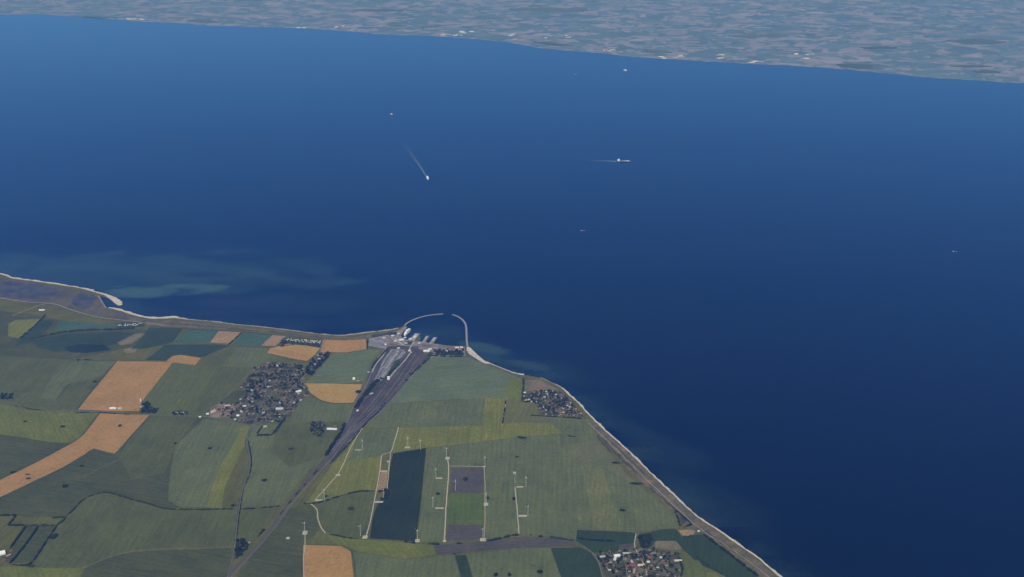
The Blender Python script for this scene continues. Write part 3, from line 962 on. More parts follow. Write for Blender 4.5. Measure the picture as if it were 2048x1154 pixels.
# ================================================================ THINGS
random.seed(21)
WHITE = plain('white_paint', (0.80, 0.80, 0.78), 0.6, 0.3, 0.05, 0.05)
OFFW = plain('offwhite_render', (0.62, 0.60, 0.55), 0.85, 0.1, 0.12, 0.05)
BRICK = plain('red_brick', (0.27, 0.12, 0.085), 0.9, 0.1, 0.2, 0.1)
R_RED = plain('red_tiles', (0.26, 0.105, 0.075), 0.85, 0.1, 0.22, 0.1)
R_DARK = plain('dark_slates', (0.075, 0.072, 0.078), 0.7, 0.2, 0.2, 0.1)
R_PALE = plain('fibre_cement', (0.42, 0.41, 0.40), 0.85, 0.1, 0.15, 0.06)
R_BROWN = plain('brown_tiles', (0.17, 0.115, 0.085), 0.9, 0.1, 0.2, 0.1)
R_METAL = plain('pale_sheet_roof', (0.66, 0.67, 0.68), 0.5, 0.3, 0.08, 0.04)
STEEL = plain('grey_steel', (0.33, 0.34, 0.36), 0.6, 0.3, 0.15, 0.05)
ROCK = plain('mole_rock', (0.20, 0.19, 0.175), 0.95, 0.1, 0.35, 0.05)
HULL_D = plain('dark_hull', (0.045, 0.05, 0.075), 0.6, 0.3, 0.1, 0.02)
HULL_R = plain('red_hull', (0.22, 0.06, 0.045), 0.6, 0.3, 0.1, 0.02)
BARK = plain('bark', (0.06, 0.05, 0.04), 0.95, 0.05, 0.2, 0.5)


def leaf_mat(name, c1, c2):
    m, N, L, b = principled(name, 0.95, 0.05)
    g = N.new('ShaderNodeNewGeometry')
    t = N.new('ShaderNodeTexNoise'); t.inputs['Scale'].default_value = 0.35; t.inputs['Detail'].default_value = 4
    L.new(g.outputs['Position'], t.inputs['Vector'])
    oi = N.new('ShaderNodeObjectInfo')
    c = mixcol(N, L, rampf(N, L, t.outputs[0], 0.35, 0.65), c1, c2)
    c = mixcol(N, L, oi.outputs['Random'], mixcol(N, L, 1.0, c, (0.75, 0.78, 0.8), 'MULTIPLY'), mixcol(N, L, 1.0, c, (1.25, 1.2, 1.0), 'MULTIPLY'))
    L.new(c, b.inputs['Base Color'])
    return m


LEAF = leaf_mat('leaves', (0.016, 0.024, 0.011), (0.036, 0.046, 0.020))
LEAF_D = leaf_mat('dark_leaves', (0.010, 0.015, 0.009), (0.022, 0.029, 0.014))


def lump(seed, sub=2, rough=0.42, squash=0.8):
    """one closed lumpy foliage surface, unit size, base near z = 0"""
    bm = bmesh.new()
    bmesh.ops.create_icosphere(bm, subdivisions=sub, radius=1.0)
    o = Vector((seed * 3.7, seed * 1.3, seed * 5.1))
    for v in bm.verts:
        d = v.co.normalized()
        k = 1.0 + rough * mnoise.noise(d * 1.7 + o) + rough * 0.75 * mnoise.noise(d * 4.1 + o * 2) + 0.18 * mnoise.noise(d * 9.0 + o)
        v.co = Vector((d.x * k, d.y * k, d.z * k * squash))
    zmin = min(v.co.z for v in bm.verts)
    for v in bm.verts:
        v.co.z -= zmin
    me = bpy.data.meshes.new('foliage')
    bm.to_mesh(me)
    bm.free()
    return me


def tree_mesh(seed):
    """small tree: trunk running up into a lumpy crown (12 m tall at scale 1)"""
    bm = bmesh.new()
    me0 = lump(seed, 3, 0.46, 0.95)
    bm.from_mesh(me0)
    bpy.data.meshes.remove(me0)
    top = max(v.co.z for v in bm.verts)
    for v in bm.verts:
        v.co.x *= 4.6
        v.co.y *= 4.6
        v.co.z = 2.6 + v.co.z / top * 9.4
    nf = len(bm.faces)
    n = 6
    ring = []
    for z, r in ((-0.3, 0.45), (2.5, 0.32), (5.5, 0.2)):
        ring.append([bm.verts.new((r * math.cos(2 * math.pi * i / n), r * math.sin(2 * math.pi * i / n), z)) for i in range(n)])
    for a, c in zip(ring, ring[1:]):
        for i in range(n):
            bm.faces.new((a[i], a[(i + 1) % n], c[(i + 1) % n], c[i]))
    bm.faces.ensure_lookup_table()
    for i, fce in enumerate(bm.faces):
        fce.material_index = 1 if i >= nf else 0
    me = bpy.data.meshes.new('tree')
    bm.to_mesh(me)
    bm.free()
    return me


TREES = []
for s in range(5):
    me = tree_mesh(s + 1)
    me.materials.append(LEAF if s % 2 else LEAF_D)
    me.materials.append(BARK)
    TREES.append(me)
THICK = []
for s in range(4):
    me = lump(s + 11, 3, 0.5, 0.55)
    me.materials.append(LEAF_D if s % 2 else LEAF)
    THICK.append(me)


def put(name, me, loc, rz=0.0, sc_=(1, 1, 1), label=None, cat=None, group=None, kind=None):
    o = bpy.data.objects.new(name, me)
    COL.objects.link(o)
    o.location = loc
    o.rotation_euler = (0, 0, rz)
    o.scale = sc_
    return tag(o, label, cat, group, kind)


def tree_at(p, s, label, group):
    s *= 1.6
    k = random.choice((0, 1, 2, 3, 4))
    return put('tree', TREES[k], (p.x, p.y, GROUND + 0.9), random.uniform(0, 6.28),
               (s * random.uniform(.85, 1.2), s * random.uniform(.85, 1.2), s * random.uniform(.8, 1.1)), label, 'tree', group)


# ---------------------------------------------------------------- thickets round field ponds
def thicket(px, py, w, d, h, label):
    put('thicket', random.choice(THICK), tuple(P(px, py).xy) + (GROUND + 0.2,), random.uniform(-.3, .3), (w * 0.62, d * 0.62, h * 1.1), label, 'thicket')


for a in ((126, 853.5, 34, 26, 8, 'dark thicket in the yellow green field left of the wheat strip'),
          (51, 843, 26, 20, 5, 'small faint thicket near the pale track in the yellow green field'),
          (240, 852, 24, 22, 9, 'lone dark thicket standing in the middle of the harvest gold wheat strip'),
          (190, 764, 32, 22, 8, 'thicket on the left edge of the big upper wheat field'),
          (351, 887, 22, 20, 7, 'small thicket in the wide green field right of the wheat strip'),
          (420, 897, 24, 26, 5, 'faint low thicket just left of the curved yellow strip'),
          (163, 932, 26, 24, 6, 'faint thicket below the notch of the wheat strip'),
          (131, 973, 38, 32, 11, 'dark thicket in the green field above the winding hedge'),
          (27, 945, 40, 18, 8, 'dark thicket on the upper edge of the wheat strip at the left'),
          (55, 949, 30, 15, 4, 'upper of two brown scrub patches in the wheat strip'),
          (57, 957, 34, 17, 4, 'lower of two brown scrub patches in the wheat strip'),
          (582, 898.5, 36, 26, 8, 'upper of two dark thickets in the green field left of the railway'),
          (529, 961, 36, 26, 8, 'lower of two dark thickets in the green field left of the railway'),
          (702, 1018, 38, 36, 8, 'dark thicket in the green field enclosed by the gravel tracks'),
          (1043, 876, 60, 26, 9, 'wide dark thicket on the lower edge of the long yellow field'),
          (1034, 914, 26, 20, 6, 'small thicket in the green field below the long yellow field'),
          (931, 959, 30, 44, 11, 'black looking thicket in the upper ploughed field'),
          (876, 988, 28, 24, 6, 'faint thicket left of the long gravel track, between two turbine pads'),
          (1272, 968, 74, 26, 8, 'long dark thicket near the dune strip on the right'),
          (1245, 1021, 32, 28, 7, 'faint thicket in the green field above the dark meadows'),
          (1232, 926, 50, 22, 5, 'low scrub patch beside the dune strip'),
          (1143, 873, 60, 14, 4, 'thin low scrub patch right of the yellow field tip'),
          (1080, 1144, 34, 30, 8, 'thicket in the bottom green field left of the dark meadow'),
          (992, 1150, 24, 30, 9, 'left of a pair of thickets at the bottom edge'),
          (1019, 1150, 18, 30, 9, 'right of a pair of thickets at the bottom edge'),
          (109, 1073, 40, 56, 7, 'rounded thicket beside the hedge of the left farm paddocks'),
          (1028, 998, 18, 34, 8, 'narrow dark thicket beside the right gravel track'),
          (975, 996, 22, 26, 8, 'dark lump for the turbine shadow above the round pad right of the green field'),  # dark lump added in place of the turbine's cast shadow
          (157, 720, 24, 18, 6, 'left of two thickets above the upper left field'),
          (176, 720, 52, 18, 6, 'right, longer of two thickets above the upper left field'),
          (717, 784, 40, 40, 9, 'thicket at the right corner of the half round wheat field'),
          (466, 1012, 30, 26, 9, 'thicket where the winding hedge meets the road'),
          (652, 993, 18, 20, 6, 'small thicket on the bend of the gravel track above the hedge'),
          (64, 1133, 36, 22, 9, 'thicket at the corner of the yellow field below the left farm'),
          (813, 761, 24, 30, 8, 'thicket on the right bank of the railway yard')):
    thicket(*a)


# ---------------------------------------------------------------- hedges
def hedge(pts, w, h, label, mat=None, gaps=0.0, group=None):
    w, h = w * 1.25, h * 1.35
    gaps = gaps or 0.16
    line = jitter(smooth(PL(pts), 7.0), 3.0, 0.03, pts[0][0])
    n = len(line)
    prof = [(-.5, 0), (-.52, .45), (-.3, .92), (.05, 1.0), (.36, .85), (.53, .4), (.5, 0)]
    v, f = [], []
    for i, p in enumerate(line):
        d = line[min(i + 1, n - 1)] - line[max(i - 1, 0)]
        d.normalize()
        nr = Vector((d.y, -d.x, 0))
        q = Vector((p.x * 0.04, p.y * 0.04, 0))
        kh = 1.0 + 0.55 * mnoise.noise(q) + random.uniform(-.22, .22)
        kw = 1.0 + 0.7 * mnoise.noise(q + Vector((9, 9, 9))) + random.uniform(-.18, .18)
        if gaps and mnoise.noise(q * 0.6 + Vector((3, 8, 1))) < -gaps:
            kh *= 0.22
            kw *= 0.55
        e = min(1.0, 0.35 + 0.3 * min(i, n - 1 - i))
        for x, z in prof:
            c = p + nr * (x * w * kw * e)
            v.append((c.x, c.y, GROUND + 0.2 + z * h * kh * e))
    m_ = len(prof)
    for i in range(n - 1):
        for j in range(m_ - 1):
            k = i * m_ + j
            f.append((k, k + m_, k + m_ + 1, k + 1))
    f.append(tuple(range(m_)))
    f.append(tuple((n - 1) * m_ + j for j in reversed(range(m_))))
    o = link('hedge', mesh('hedge', v, f), [mat or random.choice((LEAF, LEAF_D))])
    return tag(o, label, 'hedge', group)


hedge([(129, 1036), (148, 1018), (166, 1000), (190, 989), (213, 985), (240, 992), (264, 999), (299, 1008), (336, 1018), (400, 1019), (468, 1018)], 12, 6,
      'long winding dark hedge arching over the green fields at the left')
hedge([(484, 1018), (520, 1016), (560, 1012)], 9, 4, 'thin hedge between the road and the railway')
hedge([(607, 1007), (625, 1007), (650, 1002), (687, 990), (720, 983), (748, 982)], 12, 6, 'curved dark hedge below the yellow field by the wind turbines')
hedge([(0, 1031), (15, 1031), (30, 1031), (24, 1042), (19, 1050), (50, 1051)], 14, 8, 'stepped dark hedge at the far left of the paddocks')
hedge([(104, 1036), (130, 1036), (112, 1050), (80, 1051), (55, 1052)], 13, 8, 'dark hedge along the top of the left farm paddocks')
hedge([(53, 1052), (36, 1075), (21, 1096)], 14, 8, 'left of the slanting hedges above the white roofed farm')
hedge([(77, 1052), (58, 1080), (38, 1106), (20, 1127)], 14, 8, 'middle of the slanting hedges above the white roofed farm')
hedge([(114, 1052), (96, 1078), (80, 1102), (63, 1126), (50, 1131), (22, 1129)], 14, 8, 'right hedge bounding the left farm paddocks and turning along their foot')
hedge([(545, 870), (528, 870.5), (514, 871)], 18, 9, 'tree hedge along the foot of the small paddock below the big village')
hedge([(572, 834), (560, 850), (546, 869)], 20, 10, 'slanting tree hedge right of the small paddock below the big village')
hedge([(526, 852), (518, 862), (514, 869)], 12, 8, 'slanting tree hedge left of the small paddock below the big village')
hedge([(40, 677), (60, 660), (80, 642), (92, 628)], 20, 8, 'dark hedge on the right side of the small yellow field by the dyke')
hedge([(62, 678), (100, 670), (130, 664), (180, 660), (230, 659), (270, 656)], 26, 9, 'long dark hedge behind the caravans near the dyke')
hedge([(483, 666), (470, 678), (456, 691)], 13, 7, 'hedge right of the stubble field below the dyke')
hedge([(1047, 756), (1046, 780), (1044, 800)], 14, 8, 'upright dark hedge on the left side of the holiday village')
hedge([(1012, 798), (1009, 824), (1005, 848)], 10, 6, 'straight thin hedge right of the yellow field')
hedge([(1044, 803), (1060, 804), (1074, 803)], 16, 8, 'hedge under the left block of the holiday village')
hedge([(1060, 831), (1100, 833), (1135, 835), (1164, 838)], 10, 5, 'low hedge along the foot of the holiday village')
hedge([(1408, 1069), (1428, 1085), (1450, 1101), (1476, 1122), (1498, 1139), (1516, 1152)], 18, 8, 'long dark hedge along the dune path at the bottom right')
hedge([(1350, 1021), (1356, 1038), (1361, 1053)], 12, 7, 'left hedge of the triangular pond plot by the dunes')
hedge([(1352, 1021), (1366, 1033), (1381, 1046), (1378, 1051), (1366, 1054)], 11, 6, 'right hedge of the triangular pond plot by the dunes')
hedge([(1366, 1073), (1378, 1073), (1390, 1068)], 9, 5, 'short hedge under the orange stubble patch by the dunes')
hedge([(1358, 1118), (1364, 1135), (1362, 1154)], 14, 8, 'hedge on the right edge of the bottom village')
hedge([(1392, 1112), (1412, 1128), (1440, 1146), (1462, 1158)], 10, 5, 'thin hedge crossing the dark meadow right of the bottom village')
hedge([(757, 985), (766, 981), (774, 983), (772, 996), (760, 998)], 26, 12, 'dark clump of trees at the top left corner of the maize field')
hedge([(1155, 1076), (1172, 1079), (1196, 1081), (1230, 1082)], 20, 5, 'dark hedge inside the meadow above the bottom village')
hedge([(776, 697), (764, 709), (752, 723), (743, 738)], 12, 7, 'tree belt on the left bank of the station car park')
hedge([(765, 756), (752, 764), (742, 775), (732, 788), (722, 800), (712, 816)], 34, 10, 'green tree belt between the car park and the railway tracks')
hedge([(800, 724), (790, 736), (780, 747), (772, 757)], 18, 9, 'tree belt beside the pale road through the station yard')
hedge([(858, 716), (838, 735), (818, 752)], 22, 6, 'scrubby bank on the upper right side of the railway yard')
hedge([(772, 804), (756, 824), (740, 838), (724, 856)], 12, 6, 'scrubby bank on the lower right side of the railway yard')
hedge([(690, 846), (684, 862), (672, 880), (660, 898), (652, 912)], 24, 11, 'dark tree belt on the left side of the railway below the yard')
hedge([(722, 858), (708, 876), (690, 896), (672, 914), (660, 928)], 13, 6, 'tree belt on the right side of the railway below the yard')
hedge([(496, 880), (501, 905), (503, 922), (501, 942), (492, 968)], 8, 5, 'broken tree row along the upper part of the country road', gaps=0.1)
hedge([(487, 980), (482, 1006), (477, 1040), (474, 1072)], 8, 5, 'broken tree row along the lower part of the country road', gaps=0.1)
hedge([(640, 934), (612, 967), (585, 998), (560, 1030)], 9, 4, 'scrub along the left side of the open railway line', gaps=0.08)
hedge([(530, 1058), (522, 1066), (516, 1074)], 14, 8, 'short dark tree belt beside the railway at the bottom')
hedge([(1062, 1070), (1062.5, 1068)], 16, 8, 'single round bush on the ploughed strip, left of the tree row')
hedge([(660, 1069), (674, 1071), (690, 1075), (715, 1078)], 10, 5, 'broken hedge along the top of the yellow strip at the bottom', gaps=0.05)
hedge([(808, 1083), (822, 1085), (832, 1086)], 14, 7, 'short dark hedge left of the pad under the maize field')
hedge([(856, 1088), (866, 1088), (880, 1089)], 16, 8, 'short dark hedge under the left end of the long gravel track')
hedge([(912, 1087), (925, 1087)], 13, 6, 'small hedge under the lower ploughed field')
hedge([(973, 1081), (983, 1081), (996, 1078), (1008, 1075), (1024, 1071), (1040, 1070)], 14, 7, 'tree row climbing along the top of the ploughed strip', gaps=0.12)
hedge([(1074, 1072), (1086, 1073)], 15, 8, 'bushy dark hedge in the middle of the ploughed strip')
hedge([(1099, 1074), (1110, 1076), (1124, 1078), (1138, 1080), (1148, 1081)], 15, 8, 'tree row along the right end of the ploughed strip')
hedge([(906, 1107), (912, 1109)], 15, 6, 'dark bush at the top of the dark green strip')
hedge([(150, 826), (190, 825), (225, 827), (260, 829)], 8, 4, 'low dark hedge along the road below the big upper wheat field')
hedge([(30, 811), (60, 818), (90, 821)], 8, 4, 'low dark hedge along the road at the left', gaps=0.2)
hedge([(736, 680), (734, 698)], 9, 5, 'short hedge right of the wheat field by the harbour')
hedge([(560, 693), (590, 689), (615, 690), (640, 694)], 22, 9, 'dark tree belt below the caravan park')
hedge([(856, 711), (890, 713), (926, 713)], 18, 7, 'scrub belt behind the harbour yard, above the green field')

# ---------------------------------------------------------------- moles
def mole(pts, w, label):
    line = jitter(smooth(PL(pts), 10), 1.6, 0.07, pts[0][0])
    n = len(line)
    prof = [(-.62, -1.0), (-.42, 1.8), (-.16, 3.6), (.16, 3.6), (.42, 1.8), (.62, -1.0)]
    v, f = [], []
    for i, p in enumerate(line):
        d = line[min(i + 1, n - 1)] - line[max(i - 1, 0)]
        d.normalize()
        nr = Vector((d.y, -d.x, 0))
        for x, z in prof:
            c = p + nr * (x * w + random.uniform(-.7, .7))
            v.append((c.x, c.y, z + random.uniform(-.35, .35)))
    m_ = len(prof)
    for i in range(n - 1):
        for j in range(m_ - 1):
            k = i * m_ + j
            f.append((k, k + m_, k + m_ + 1, k + 1))
    f.append(tuple(range(m_)))
    f.append(tuple((n - 1) * m_ + j for j in reversed(range(m_))))
    root = link('breakwater', mesh('breakwater', v, f), [ROCK])
    tag(root, label, 'breakwater')
    link('crest_path', ribbon_mesh('crest_path', line[2:-2], w * 0.26, 4.2), [CONC], root)


mole([(809, 651), (815, 645.5), (830, 638), (850, 632), (870, 629), (887, 627.5)], 20, 'curved grey stone breakwater reaching out from the ferry berths')
mole([(935, 694), (933.5, 678), (933, 663), (931.5, 650), (926, 640.5), (916, 633), (905, 629)], 21, 'hooked pale stone breakwater closing the harbour on the right')

# ---------------------------------------------------------------- buildings
def building(name, px, py, L_, W, h, rz, label, cat, wall=OFFW, roof=R_PALE, flat=False, rh=None, extra=None, group=None):
    c = P(px, py)
    root = link(name, None, loc=(c.x, c.y, GROUND + 1.4), rz=rz)
    tag(root, label, cat, group)
    v, f, mi = [], [], []
    if flat:
        box(v, f, mi, -L_ / 2, L_ / 2, -W / 2, W / 2, 0, h)
        link('wall', mesh('wall', v, f, mi), [wall], root)
        v, f, mi = [], [], []
        box(v, f, mi, -L_ / 2 - .3, L_ / 2 + .3, -W / 2 - .3, W / 2 + .3, h + .02, h + .8)
        box(v, f, mi, -L_ * .2, L_ * .05, -W * .18, W * .2, h + .82, h + 3.4)
        link('roof', mesh('roof', v, f, mi), [roof], root)
    else:
        gable(v, f, mi, L_, W, h, rh or W * 0.28, 0, 1)
        wf = [(fc_, i) for fc_, i in zip(f, mi)]
        vw = [fc_ for fc_, i in wf if i == 0]
        vr = [fc_ for fc_, i in wf if i == 1]
        link('wall', mesh('wall', v[:10], vw), [wall], root)
        link('roof', mesh('roof', v[10:], [tuple(q - 10 for q in fc_) for fc_ in vr]), [roof], root)
    # doors on the sunny long side
    v, f, mi = [], [], []
    box(v, f, mi, -2.2, 2.2, -W / 2 - .12, -W / 2 + .1, 0, min(4.2, h * .8))
    link('door', mesh('door', v, f, mi), [STEEL], root)
    return root


B = building
# harbour
B('terminal_building', 803, 680.5, 46, 26, 11, 0.5, 'small bright cream white hall on the quay beside the docked ferry', 'building', WHITE, WHITE, True)
B('warehouse', 797, 668, 26, 20, 8, 0.6, 'small pale hall on the quay behind the docked ferry', 'building', OFFW, R_METAL, True)
B('warehouse', 785, 672, 34, 18, 7, 0.3, 'pale low hall left of the ferry quay', 'building', OFFW, R_METAL, True)
B('warehouse', 768, 676, 30, 16, 6, 0.1, 'small pale hall at the left end of the harbour yard', 'building', OFFW, R_PALE)
B('terminal_building', 821, 679, 32, 22, 10, 0.9, 'white cube shaped building at the foot of the first berth pier', 'building', WHITE, R_METAL, True)
B('warehouse', 830, 675, 36, 24, 9, 0.9, 'pale hall on the wide berth pier right of the docked ferry', 'building', WHITE, R_METAL, True)
B('warehouse', 810, 676, 22, 16, 8, 0.5, 'small white office between the docked ferry and the wide pier', 'building', WHITE, R_METAL, True)
B('warehouse', 812, 687, 30, 14, 6, 0.2, 'low pale shed south of the ferry quay', 'building', OFFW, R_PALE)
B('warehouse', 838, 687, 26, 14, 7, 0.1, 'low pale shed behind the middle berth pier', 'building', OFFW, R_PALE)
B('warehouse', 790, 683, 24, 18, 7, 0.4, 'cream shed between the small car park and the ferry quay', 'building', OFFW, R_METAL)
B('warehouse', 853, 703, 62, 30, 9, 0.15, 'large pale hall at the top right of the railway yard', 'building', OFFW, R_METAL)
B('warehouse', 860, 699, 30, 20, 8, 0.3, 'smaller pale hall adjoining the large hall by the railway yard', 'building', OFFW, R_METAL)
B('warehouse', 819, 702, 26, 16, 9, 0.9, 'pale building at the top end of the yard road', 'building', WHITE, R_METAL, True)
B('warehouse', 797, 697, 26, 14, 7, 0.2, 'whitish building at the head of the car park', 'building', WHITE, R_METAL, True)
B('warehouse', 893, 703, 22, 14, 7, 0.3, 'small pale building in the harbour scrub right of the yard', 'building', OFFW, R_METAL)
B('warehouse', 914, 696, 42, 16, 7, 0.02, 'pale boat shed left of the two by the harbour basin', 'building', OFFW, R_METAL)
B('warehouse', 923, 695.5, 26, 14, 7, 0.02, 'pale boat shed right of the two by the harbour basin', 'building', OFFW, R_METAL)
B('warehouse', 771, 690, 16, 30, 6, 0.2, 'narrow cream shed at the right side of the small harbour car park', 'building', OFFW, R_METAL)
B('hotel', 777, 759, 24, 20, 28, 0.15, 'tall white block standing in the railway yard', 'building', WHITE, WHITE, True)
B('warehouse', 715, 822, 18, 14, 8, 0.6, 'small white building on the left edge of the railway yard', 'building', WHITE, R_METAL)
B('warehouse', 743, 788, 34, 13, 7, 0.75, 'pale greenish shed among the trees of the railway yard', 'building', OFFW, plain('green_sheet_roof', (0.34, 0.46, 0.43), 0.6, 0.3, 0.1, 0.05))
B('warehouse', 737, 745, 16, 14, 6, 0.5, 'small pale shed left of the station car park', 'building', OFFW, R_PALE)
B('warehouse', 716, 762, 22, 12, 6, 0.4, 'small tan shed beside the white tank', 'building', OFFW, R_BROWN)
# farms
B('barn', 226, 817.5, 58, 20, 9, 0.02, 'bright white roofed barn on the lower edge of the big wheat field', 'barn', WHITE, R_METAL)
B('barn', 240, 817.5, 36, 18, 8, 0.02, 'pale barn adjoining the white barn in the wheat field', 'barn', OFFW, R_PALE)
B('farmhouse', 284, 814.5, 26, 16, 8, 0.4, 'white house beside the dark grove at the wheat field corner', 'house', WHITE, R_PALE)
B('farmhouse', 296, 820, 20, 12, 6, 0.2, 'house half hidden in the dark grove by the road', 'house', BRICK, R_DARK)
B('farmhouse', 354, 827, 22, 13, 6, 0.1, 'left house of the roadside pair between the grove and the big village', 'house', OFFW, R_PALE)
B('farmhouse', 365, 826, 26, 14, 6, 0.1, 'right house of the roadside pair between the grove and the big village', 'house', OFFW, R_PALE)
B('farmhouse', 400, 834.5, 20, 16, 6, 0.3, 'small white house alone by the road before the big village', 'house', WHITE, R_METAL)
B('barn', 664, 859, 88, 20, 9, -0.06, 'long bright white roofed barn beside the railway', 'barn', WHITE, R_METAL)
B('farmhouse', 648, 853, 28, 16, 7, 0.3, 'grey roofed house left of the long white barn', 'house', BRICK, R_DARK)
B('barn', 670, 852, 40, 14, 6, -0.06, 'dull reddish shed behind the long white barn', 'barn', BRICK, R_BROWN)
B('barn', 3, 1108, 52, 46, 12, 0.5, 'big white roofed barn cut by the left edge of the picture', 'barn', WHITE, WHITE)
B('barn', 17, 1112, 34, 16, 7, 0.9, 'pinkish tiled barn right of the big white barn at the left edge', 'barn', BRICK, plain('faded_tiles', (0.42, 0.25, 0.20), 0.9, 0.1, 0.2, 0.1))
B('farmhouse', 8, 1120, 34, 16, 7, 0.2, 'dark roofed farmhouse below the big white barn at the left edge', 'house', BRICK, R_DARK)
B('barn', 22, 1102, 22, 14, 6, 0.5, 'small brown shed above the pinkish barn at the left edge', 'barn', BRICK, R_BROWN)
B('farmhouse', 497, 1087, 26, 14, 7, 0.9, 'tan house between the road and the railway at the bottom', 'house', OFFW, plain('faded_tiles2', (0.33, 0.24, 0.18), 0.9, 0.1, 0.2, 0.1))
B('farmhouse', 84, 621, 60, 22, 7, 0.05, 'pale long roof below the junction of the dyke tracks', 'building', OFFW, R_METAL)
# bottom village landmarks
B('barn', 1234, 1113, 44, 24, 11, 0.25, 'brightest white barn in the bottom village', 'barn', WHITE, WHITE)
B('barn', 1230, 1119, 30, 18, 9, 1.3, 'white wing of the brightest barn in the bottom village', 'barn', WHITE, WHITE)
B('barn', 1205, 1114, 40, 14, 7, 0.1, 'long grey white shed at the left of the bottom village', 'barn', OFFW, R_PALE)
B('barn', 1252, 1107, 46, 12, 6, 0.1, 'pale long shed right of the brightest barn in the bottom village', 'barn', OFFW, R_PALE)
B('barn', 1265, 1131, 34, 20, 9, 0.1, 'dark red tiled barn in the middle of the bottom village', 'barn', BRICK, plain('crimson_tiles', (0.26, 0.055, 0.075), 0.8, 0.1, 0.15, 0.1))
B('barn', 1282, 1131, 50, 16, 8, 0.15, 'cream tan roofed barn right of the dark red one in the bottom village', 'barn', OFFW, plain('sandy_roof', (0.55, 0.44, 0.28), 0.9, 0.1, 0.15, 0.1))
B('barn', 1268, 1143, 40, 16, 8, 1.2, 'pink tiled barn below the dark red one in the bottom village', 'barn', OFFW, plain('pink_tiles', (0.46, 0.27, 0.26), 0.9, 0.1, 0.15, 0.1))
B('barn', 1356, 1122, 54, 14, 7, 0.02, 'long cream roofed shed right of the bottom village', 'barn', OFFW, plain('cream_roof', (0.58, 0.52, 0.42), 0.9, 0.1, 0.1, 0.1))
B('beach_kiosk', 1397, 1063, 16, 12, 5, 0.4, 'small white hut at the dune path above the dark hedge', 'hut', WHITE, R_METAL)
# big village landmarks
B('barn', 426, 824, 42, 22, 9, 0.6, 'pale pinkish barn at the left tip of the big village', 'barn', OFFW, plain('pale_pink_roof', (0.50, 0.37, 0.31), 0.9, 0.1, 0.15, 0.1))
B('barn', 415, 828.5, 24, 18, 7, 0.4, 'whitish shed at the very left tip of the big village', 'barn', WHITE, R_METAL)
B('barn', 455, 812, 52, 14, 7, 0.2, 'long pinkish shed in the left part of the big village', 'barn', OFFW, plain('pale_pink_roof', (0.50, 0.37, 0.31), 0.9, 0.1, 0.15, 0.1))
B('barn', 559, 818, 66, 24, 9, 0.1, 'large whitish barn at the lower right of the big village', 'barn', WHITE, R_PALE)
B('barn', 597, 784, 50, 30, 9, 0.6, 'large pale hall at the right corner of the big village', 'building', OFFW, R_METAL)
B('barn', 476, 832, 24, 18, 8, 0.2, 'bright white house among dark trees at the foot of the big village', 'house', WHITE, WHITE)
B('barn', 489, 813, 30, 14, 7, 0.5, 'whitish roofed barn in the left half of the big village', 'barn', WHITE, R_METAL)
B('farmhouse', 530, 854, 30, 16, 7, 0.5, 'pale roofed house at the paddock below the big village', 'house', OFFW, R_PALE)
# holiday village landmarks
B('holiday_hall', 1080, 776, 46, 22, 9, 0.35, 'red roofed hall at the top of the holiday village', 'building', BRICK, plain('brick_red_roof', (0.33, 0.085, 0.07), 0.85, 0.1, 0.15, 0.1))
B('holiday_hall', 1093, 769, 30, 16, 8, 0.6, 'dark brown hall right of the red roofed hall', 'building', BRICK, R_BROWN)
B('holiday_hall', 1067, 804, 60, 14, 5, 0.0, 'pale long roof at the lower left of the holiday village', 'building', OFFW, plain('cream_roof', (0.58, 0.52, 0.42), 0.9, 0.1, 0.1, 0.1))
B('holiday_hall', 1049, 786, 24, 16, 6, 0.2, 'whitish house in the upper left corner of the holiday village', 'building', OFFW, R_METAL)


# tanks and silos
def tank(px, py, r, h, label, name='tank'):
    c = P(px, py)
    root = link(name, None, loc=(c.x, c.y, GROUND + 1.4))
    tag(root, label, name)
    v, f, mi = [], [], []
    cyl(v, f, mi, 0, 0, 0, h, r, r, 20)
    link('shell', mesh('shell', v, f, mi), [WHITE], root)
    v, f, mi = [], [], []
    cyl(v, f, mi, 0, 0, h + .02, h + r * .45, r * 1.03, r * .12, 20)
    link('roof', mesh('roof', v, f, mi), [WHITE], root)


tank(708, 759, 13, 17, 'white round tank beside the half round wheat field')
tank(281.5, 803, 6, 26, 'tall white silo by the dark grove at the wheat field corner', 'silo')

# ---------------------------------------------------------------- houses and trees of the villages
HOUSES = []
R_SILV = plain('dull_sheet_roof', (0.46, 0.46, 0.46), 0.6, 0.3, 0.15, 0.05)
for wall, roof, L_, W, h in ((OFFW, R_RED, 14, 10, 4), (BRICK, R_RED, 16, 10, 4), (OFFW, R_DARK, 14, 10, 4), (BRICK, R_DARK, 18, 11, 4.5), (OFFW, R_PALE, 15, 10, 4),
                             (OFFW, R_BROWN, 15, 10, 4), (OFFW, R_SILV, 17, 11, 4.5)):
    v, f, mi = [], [], []
    gable(v, f, mi, L_, W, h, W * 0.42)
    k = len(v)
    box(v, f, mi, L_ * .2, L_ * .2 + 1.2, -.6, .6, h + W * .3, h + W * .42 + 1.3, 0)
    me = mesh('house', v, f, mi)
    me.materials.append(wall)
    me.materials.append(roof)
    HOUSES.append(me)
ROOFW = ['red tiled', 'red tiled', 'dark slate', 'dark slate', 'pale grey', 'brown', 'silvery']


def scatter(poly, n, gap, taken, tries=60, bias=None):
    xs = [p.x for p in poly]; ys = [p.y for p in poly]
    out = []
    for _ in range(n * tries):
        p = Vector((random.uniform(min(xs), max(xs)), random.uniform(min(ys), max(ys)), GROUND))
        if not inside(p, poly):
            continue
        if bias and random.random() > bias(p):
            continue
        if any((p.x - q.x) ** 2 + (p.y - q.y) ** 2 < (gap + r) ** 2 for q, r in taken):
            continue
        out.append(p)
        taken.append((p, gap))
        if len(out) >= n:
            break
    return out


MORE_TREES = []


